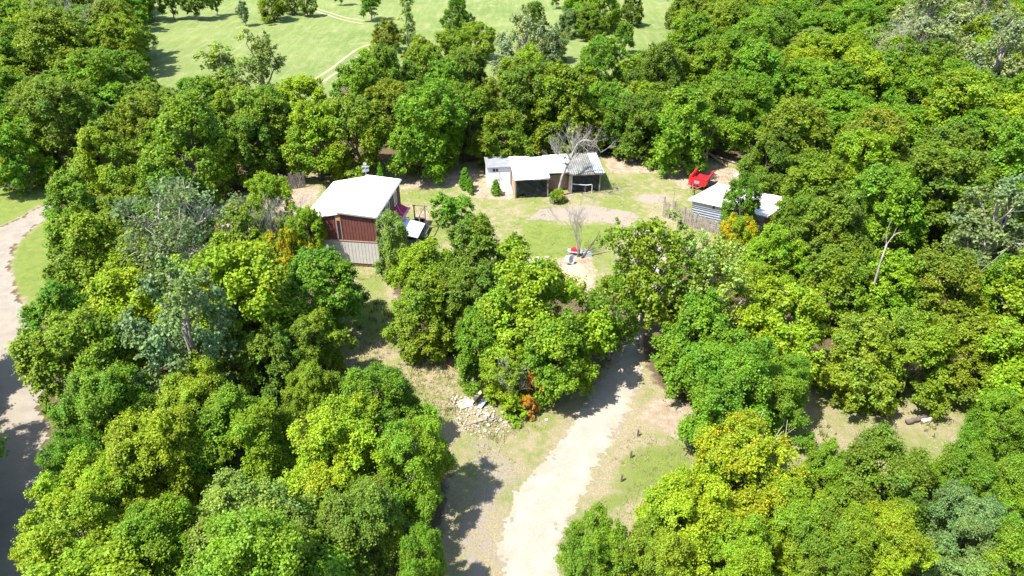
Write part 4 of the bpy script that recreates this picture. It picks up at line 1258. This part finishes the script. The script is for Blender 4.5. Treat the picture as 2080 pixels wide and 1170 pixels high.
p = G(1182, 524)
tag(MB().tube([(p.x, p.y, 0), (p.x + .5, p.y + .2, .7), (p.x + 1.3, p.y + .5, 1.9), (p.x + 1.5, p.y + .5, 2.5)], [.12, .09, .06, .03], 7).build("leaning_branch", M['bark'], None, True), "dark leaning branch right of the bare sapling's foot", "branch")
p = G(1046, 826); dead((p.x, p.y), "grey dead tree rising behind the yellow and orange maple", M['twig_grey'], 5.6, 33, r0=.07, levels=4, spread=.38, kids=(2, 4), nt=3)
p = G(572, 545); dead((p.x, p.y), "grey twiggy dead tree left of the house", M['twig_grey'], 8.2, 35, r0=.11, levels=4, spread=.45, kids=(3, 5), nt=3)
p = G(1768, 225); dead((p.x, p.y), "left one of two grey dead trees deep in the forest", M['twig_grey'], 13., 37, r0=.14, levels=4, spread=.38, kids=(3, 5), nt=2)
p = G(1808, 215); dead((p.x, p.y), "right one of two grey dead trees deep in the forest", M['twig_grey'], 13.5, 39, r0=.13, levels=4, spread=.34, kids=(3, 5), nt=3)
p = G(1815, 449, 10.)
e = tag(empty("dead_tree", (p.x, p.y, 0)), "bare white snag sticking out above the light green tree", "dead tree")
e.scale = (.7, .7, .82)
MB().tube([(0, 0, -.1), (.1, 0, 4.), (0, 0, 8.2), (.05, 0, 10.)], [.2, .16, .1, .075], 7).build("trunk", M['bark_pale'], e, True)
m = MB().tube(spl([(.05, 0, 9.9), (-.2, .1, 10.8), (-.28, .1, 11.5), (-.15, .1, 12.3)], 3), list(np.linspace(.06, .02, 10)), 6)
m.tube(spl([(.05, 0, 9.9), (.35, 0, 10.6), (.8, .1, 11.0), (1.5, .1, 11.1)], 3), list(np.linspace(.06, .02, 10)), 6)
m.tube([(.4, 0, 10.65), (.6, .2, 11.3), (.7, .2, 11.6)], [.03, .02, .012], 5)
m.tube([(-.1, 0, 10.5), (-.5, -.1, 10.7), (-.7, -.1, 10.6)], [.03, .02, .012], 5)
m.build("branches", M['bark_pale'], e)
p = G(1434, 345); dead((p.x, p.y), "thin pale bare tree at the forest edge behind the trailer", M['bark_pale'], 7.0, 43, r0=.10, levels=3, spread=.3, kids=(2, 4))
p = G(150, 150); dead((p.x, p.y), "grey dead tree in the far left forest", M['twig_grey'], 14., 45, r0=.14, levels=4, spread=.4, kids=(3, 5), nt=2)
p = G(1985, 425, 10.5); dead((p.x, p.y), "bare white branch slanting up near the right edge", M['bark_pale'], 13., 47, r0=.08, levels=1, lean=(.25, .1), spread=.4, kids=(1, 2))
p = G(865, 1055); dead((p.x, p.y), "bare twigs poking from the maple leaning over the verge", M['bark_pale'], 7.6, 49, r0=.10, levels=3, lean=(.12, .05), spread=.6, kids=(2, 4))
p = G(1535, 1060); dead((p.x, p.y), "pale bare limbs showing inside the golden maple", M['bark_pale'], 9.6, 51, r0=.16, levels=2, spread=.5, kids=(2, 3))

# ------------------------------------------------------------------ forked cottonwood left of the house: bare limbs with sparse silver leaves
b = G(402, 690)
e = tag(empty("cottonwood_tree", b), "tall forked cottonwood with pale bare limbs and sparse silvery leaves", "tree")
H1 = .78
mains = [[(0, 0, -.1), (.05, 0, 3.), (0, .1, 6.0), (-.1, .1, 7.6)],
         [(-.1, .1, 7.6), (-.45, .2, 9.0), (-1.0, .5, 10.6), (-1.9, .7, 11.8), (-3.1, .9, 12.8)],
         [(-.1, .1, 7.6), (.35, .3, 9.2), (.7, .7, 11.0), (1.2, 1.2, 13.0), (1.5, 1.6, 14.6)],
         [(-1.0, .5, 10.6), (-1.2, 1.2, 12.2), (-1.3, 2.0, 13.6)],
         [(.7, .7, 11.0), (1.9, .7, 11.7), (3.0, .8, 12.5), (3.7, .9, 13.1)],
         [(.0, .1, 7.2), (.8, -.1, 7.7), (1.5, -.2, 8.4)],
         [(-.45, .2, 9.0), (-1.9, -.2, 9.5), (-3.0, -.4, 10.3)],
         [(.35, .3, 9.2), (1.7, 0, 9.6), (2.7, -.2, 10.3)]]
R0S = [.30, .17, .18, .09, .10, .08, .10, .08]
tk, tw = MB(), MB()
rs_ = np.random.RandomState(8)
P, N, V, Wv = [], [], [], []
for l, r in zip(mains, R0S):
    q = spl([(x_ * .8, y_, z_ * H1) for x_, y_, z_ in l], 4)
    tk.tube(q, list(np.linspace(r, r * .45, len(q))), 8)
    if r > .25: continue
    for ip, p in enumerate(q[3:]):
        for k in range(3):
            d = rs_.normal(size=3) * .8 + np.array([0, .1, .25])
            tip = np.array(p) + d
            branch_tube(tw, p, tip, .035, .012, rs_, .15, 4, 2)
            if rs_.rand() < (.12 if ip < 4 else .55):
                nn = rs_.randint(40, 100)
                u = rs_.normal(size=(nn, 3)) * np.array([.36, .36, .25])
                P.append(tip + u); N.append(rs_.normal(size=(nn, 3)) * .6 + np.array([0, 0, .6])); V.append(rs_.rand(nn)); Wv.append(np.full(nn, rs_.rand()))
P = np.concatenate(P); N = np.concatenate(N); V = np.concatenate(V); Wv = np.concatenate(Wv)
link("trunk", tk.mesh("trunk", M['bark_pale']), e)
link("branches", tw.mesh("branches", M['bark_pale']), e)
c = link("crown", leaf_mesh("crown", P, N, np.full(len(P), .12), V, Wv), e)
c.color = (.165, .225, .085, 0.)

# ------------------------------------------------------------------ logs, boards, posts and rubble
def log(a, b, r, name, label, cat, mat, za=.0, zb=.0, group=None, wob=.05):
    A, B = G(*a), G(*b)
    A.z, B.z = r + za, r + zb
    n = 6
    rs = random.Random(int(a[0]))
    pts = [A + (B - A) * (i / n) + Vector((rs.uniform(-wob, wob), rs.uniform(-wob, wob), 0)) for i in range(n + 1)]
    o = MB().tube(pts, [r * (1 - .25 * i / n) for i in range(n + 1)], 10).build(name, mat, None, True)
    return tag(o, label, cat, group)
log((1433, 318), (1476, 340), .16, "fallen_log", "longer pale fallen trunk at the forest edge behind the trailer", "log", M['log_wood'], .5, .0)
log((1452, 322), (1496, 334), .13, "fallen_log", "thinner fallen trunk lying half in leaves right of the longer one", "log", M['log_wood'], .2, .0)
p = G(1429, 330)
st = MB().tube([(p.x, p.y, 0), (p.x, p.y, .35), (p.x, p.y, 1.0)], [.34, .28, .27], 12)
s = st.build("tree_stump", M['bark'], None, True); tag(s, "cut stump with a pale top at the forest edge behind the trailer", "stump")
MB().tube([(p.x, p.y, 1.003), (p.x, p.y, 1.03)], .255, 12).build("cut_face", M['cream'], s)
log((1842, 862), (1880, 850), .17, "fallen_log", "dark log at the back of the tan clearing on the right", "log", M['bark'], 0, 0)
log((1872, 858), (1908, 851), .14, "fallen_log", "pale barkless log right of the dark log", "log", M['cream'], 0, 0)
log((1100, 833), (1128, 820), .06, "cut_pole", "upper one of two pale poles lying under the green maple", "pole", M['log_wood'], 0, 0, wob=.01)
log((1106, 837), (1134, 822), .05, "cut_pole", "lower one of two pale poles lying under the green maple", "pole", M['log_wood'], 0, 0, wob=.01)
log((905, 742), (952, 768), .07, "fallen_branch", "long reddish fallen branch in the dry meadow", "branch", M['rust'], 0, 0)
log((940, 875), (1028, 848), .03, "fallen_branch", "thin brown branch lying across the rubble heap", "branch", M['bark'], .3, .3)
log((850, 728), (890, 742), .05, "fallen_branch", "short reddish branch at the foot of the olive-green tree", "branch", M['rust'], 0, 0)
A = G(957, 822); B = G(978, 802)
o = MB().bar((0, 0, .1), (B - A) + Vector((0, 0, .3)), .22, .07).build("board", M['cream'])
o.location = A; tag(o, "cream board propped at the yellow maple's left foot", "board")
A = G(972, 832); B = G(992, 812)
m = MB(); dv = B - A; sv = Vector((dv.y, -dv.x, 0)).normalized()
vs = []
for i in range(9):
    o_ = sv * (i - 4) * .045 + Vector((0, 0, .14 + .03 * (i % 2)))
    vs += [o_, o_ + dv + Vector((0, 0, .25))]
m.add(vs, [(2 * i, 2 * i + 2, 2 * i + 3, 2 * i + 1) for i in range(8)])
o = m.build("metal_sheet", M['metal_pale']); o.location = A; tag(o, "narrow white corrugated metal sheet beside the cream board", "metal sheet")
p = G(1068, 848)
tag(MB().bar((p.x, p.y, -.1), (p.x - .02, p.y + .03, .95), .13, .13).build("wooden_post", M['grey_wood']), "short grey wooden post below the rust-orange tuft", "post")
for (px, py), l in zip(((1295, 886), (1281, 930), (1262, 978)), ("stub post nearest the maple's shadow, in the grass right of the driveway", "middle one of three stub posts right of the driveway", "lowest one of three stub posts right of the driveway")):
    p = G(px, py)
    tag(MB().bar((p.x, p.y, -.1), (p.x + .03, p.y + .05, .5), .10, .10).build("stub_post", M['bark']), l, "post", "stub posts beside the driveway")
# heap of broken stone, and the flat slab by it
import bmesh
def heap(name, px, py, n, rx, ry, mat, seed, rmin=.05, rmax=.2, hill=.25):
    c = G(px, py)
    rs = random.Random(seed)
    bm = bmesh.new()
    for k in range(n):
        a = rs.uniform(0, 6.28); q = math.sqrt(rs.random())
        r = rs.uniform(rmin, rmax) * (1.1 - .5 * q)
        b2 = stone_mesh(r, rs.randint(0, 999), .65)
        me = bpy.data.meshes.new("t"); b2.to_mesh(me); b2.free()
        me.transform(Matrix.Translation((c.x + rx * q * math.cos(a), c.y + ry * q * math.sin(a), hill * (1 - q) - r * .2)) @ Matrix.Rotation(rs.uniform(0, 6.28), 4, 'Z'))
        bm.from_mesh(me); bpy.data.meshes.remove(me)
    me = bpy.data.meshes.new(name); bm.to_mesh(me); bm.free()
    me.materials.append(mat)
    return tag(link(name, me), kind="stuff")
tag(heap("rubble", 985, 855, 240, 2.0, 1.7, M['stone'], 3, .03, .12, .12), "heap of broken pale stone and concrete in the dry meadow", "rubble")
tag(heap("stones", 932, 815, 50, .9, .6, M['stone'], 5, .03, .12, .08), "scatter of white stones left of the cream board", "stones")
c = G(945, 822)
o = MB().prism([(-.5, 0), (.45, 0), (.4, .14), (-.46, .14)], -.4, .4).build("concrete_slab", M['concrete']); o.location = c; o.rotation_euler = (.08, .06, .5)
tag(o, "flat pinkish concrete slab beside the white stones", "slab")
tag(heap("stones", 1098, 526, 14, 1.1, .6, M['stone'], 7, .06, .2, .05), "pale boulders at the yard's near edge behind the lime tree tops", "stones")
for (px, py, r, l) in ((1110, 853, .09, "small white stone in the grass left of the driveway"),):
    p = G(px, py); s = stone("loose_stone", M['white_trim'], r, 5); s.location = p; tag(s, l, "stone")
# mound of sand
c = G(1168, 560)
bm = bmesh.new()
bmesh.ops.create_grid(bm, x_segments=40, y_segments=40, size=1.)
for v in bm.verts:
    r = v.co.length
    v.co = Vector((v.co.x * 1.7, v.co.y * 2.1, max(-.03, .4 * (1 - r * r) * (1 if r < 1 else 0) - .03 + .07 * mnoise.fractal(Vector((v.co.x * 3, v.co.y * 3, 1)), .8, 2, 4))))
me = bpy.data.meshes.new("sand_mound"); bm.to_mesh(me); bm.free(); me.materials.append(M['sand'])
o = link("sand_mound", me); o.location = c; tag(o, "low mound of orange sand at the upper end of the driveway", "sand mound")
# white tub lying by the sapling
c = G(1153, 537)
tb = tag(empty("plastic_tub", c, .4), "white plastic tub tipped on its side below the yard cart", "tub")
vs, fs = [], []
n = 20
rr = [(.30, 0.), (.34, .1), (.42, .55), (.46, .56), (.40, .55), (.31, .06), (.0, .05)]
for r, z in rr:
    for k in range(n): vs.append((r * math.cos(2 * math.pi * k / n), r * math.sin(2 * math.pi * k / n), z))
for j in range(len(rr) - 1):
    for k in range(n): fs.append((j * n + k, j * n + (k + 1) % n, (j + 1) * n + (k + 1) % n, (j + 1) * n + k))
fs.append(tuple(range(n - 1, -1, -1)))
o = MB().add(vs, fs).build("tub_body", M['white_trim'], tb, True); o.rotation_euler = (1.25, 0, .5); o.location = (0, .2, .42)
# white and red cart
c = G(1168, 517)
ct = tag(empty("yard_cart", c, math.radians(-12)), "white yard cart with a red cover beside the bare sapling", "cart")
ct.scale = (.8, .8, .8)
m = MB()
m.prism([(-.85, .55), (-.7, .36), (.7, .36), (.85, .55), (.8, .55), (.66, .41), (-.66, .41), (-.8, .55)], -.32, .32)
m.box(-.7, .7, -.34, -.32, .38, .54); m.box(-.7, .7, .32, .34, .38, .54)
m.build("tray", M['metal_pale'], ct)
m = MB(); m.prism([(-.55, .56), (.5, .56), (.45, .74), (.1, .82), (-.4, .76)], -.28, .3)
m.build("cover", M['red_paint'], ct)
for x, y in ((-.5, -.25), (-.5, .25)): MB().bar((x, y, 0), (x + .06, y, .36), .05).build("leg", M['metal_grey'], ct)
w = MB().tube([(.45, -.06, .2), (.45, .06, .2)], .2, 16).build("wheel", M['rubber'], ct)
MB().tube([(.45, -.075, .2), (.45, .075, .2)], .1, 12).build("rim", M['metal_pale'], w)
m = MB().bar((-.8, -.28, .5), (-1.45, -.28, .68), .04); m.bar((-.8, .28, .5), (-1.45, .28, .68), .04)
m.build("handle", M['metal_grey'], ct)
c = G(1192, 520)
m = MB().prism([(-.35, 0), (.35, 0), (.42, .3), (.2, .38), (-.3, .34)], -.25, .25)
o = m.build("metal_box", M['metal_pale']); o.location = c; o.rotation_euler = (0, 0, .3); tag(o, "crumpled pale metal box behind the sapling's stems", "box")
c = G(1498, 357)
o = MB().prism([(-.35, 0), (.35, 0), (.3, .16), (.1, .25), (-.28, .15)], -.25, .25).build("white_bag", M['white_trim']); o.location = c; o.rotation_euler = (0, 0, .3)
tag(o, "white bag on the bare earth right of the red trailer", "bag")
p = G(1366, 420)
m = MB().tube([(p.x, p.y, 0), (p.x, p.y, 2.0)], .03, 6)
tag(m.build("metal_stake", M['metal_grey']), "thin metal stake behind the ragged board fence", "stake")

# ------------------------------------------------------------------ tall dry grass, weeds and brush
def blades(name, polys, dens, h0, h1, seed, wid=.03, label=None, tuft=5, dry=.5):
    rs = np.random.RandomState(seed)
    P = []
    for px in polys:
        w = wpoly(px)
        x0, y0 = w.min(0); x1, y1 = w.max(0)
        n = int((x1 - x0) * (y1 - y0) * dens)
        X, Y = rs.uniform(x0, x1, n), rs.uniform(y0, y1, n)
        d = sdist(X, Y, w)
        nz = np.array([mnoise.noise(Vector((a * .45, b * .45, seed))) for a, b in zip(X, Y)])
        k = (d > 0) & (nz > -.12)
        P.append(np.stack([X[k], Y[k]], 1))
    P = np.concatenate(P)
    P = np.repeat(P, tuft, 0) + rs.normal(size=(len(P) * tuft, 2)) * .09
    n = len(P)
    h = rs.uniform(h0, h1, n) * (.6 + .8 * rs.rand(n))
    a = rs.uniform(0, 6.28, n)
    lean = rs.normal(size=(n, 2)) * .35
    b = np.stack([P[:, 0], P[:, 1], np.zeros(n)], 1)
    s = np.stack([np.cos(a) * wid, np.sin(a) * wid, np.zeros(n)], 1)
    mid = b + np.stack([lean[:, 0] * h * .4, lean[:, 1] * h * .4, h * .6], 1)
    tip = b + np.stack([lean[:, 0] * h, lean[:, 1] * h, h], 1)
    co = np.stack([b - s, b + s, mid + s * .7, mid - s * .7, tip], 1).reshape(-1, 3)
    i = np.arange(n)[:, None] * 5
    f4 = (i + [0, 1, 2, 3]).tolist(); f3 = (i + [3, 2, 4]).tolist()
    me = bpy.data.meshes.new(name)
    me.from_pydata(co.tolist(), [], f4 + f3)
    at = me.attributes.new("v", 'FLOAT', 'POINT')
    at.data.foreach_set("value", np.repeat(np.clip(rs.normal(dry, .3, n), 0, 1), 5).astype(np.float32))
    me.materials.append(M['blade'])
    return tag(link(name, me), label, "grass", kind="stuff")
blades("dry_grass", [[(700, 690), (800, 660), (850, 710), (985, 755), (1000, 800), (960, 800), (930, 850), (880, 840), (790, 770), (700, 730)], [(1000, 840), (1080, 835), (1110, 870), (1010, 900), (950, 880)]], 16., .10, .34, 3, .018, label="tall dry grass in the meadow left of the driveway", dry=.72)
blades("short_grass", [[(1290, 860), (1400, 890), (1440, 960), (1280, 1060), (1180, 1080), (1230, 960)], [(960, 880), (1060, 890), (1110, 880), (1050, 960), (980, 960)]], 9., .05, .13, 5, .02, "short patchy grass beside the driveway", 5, .42)
blades("lawn_grass", [YARD], 5., .04, .11, 7, .022, "mown grass of the yard", 4, .35)
blades("weeds", [[(690, 640), (800, 600), (830, 690), (720, 710)], [(880, 790), (930, 800), (950, 870), (890, 850)], [(1640, 860), (1900, 860), (1900, 905), (1640, 900)]], 4., .15, .45, 11, .035, "green weeds among the dry grass", 6, .2)
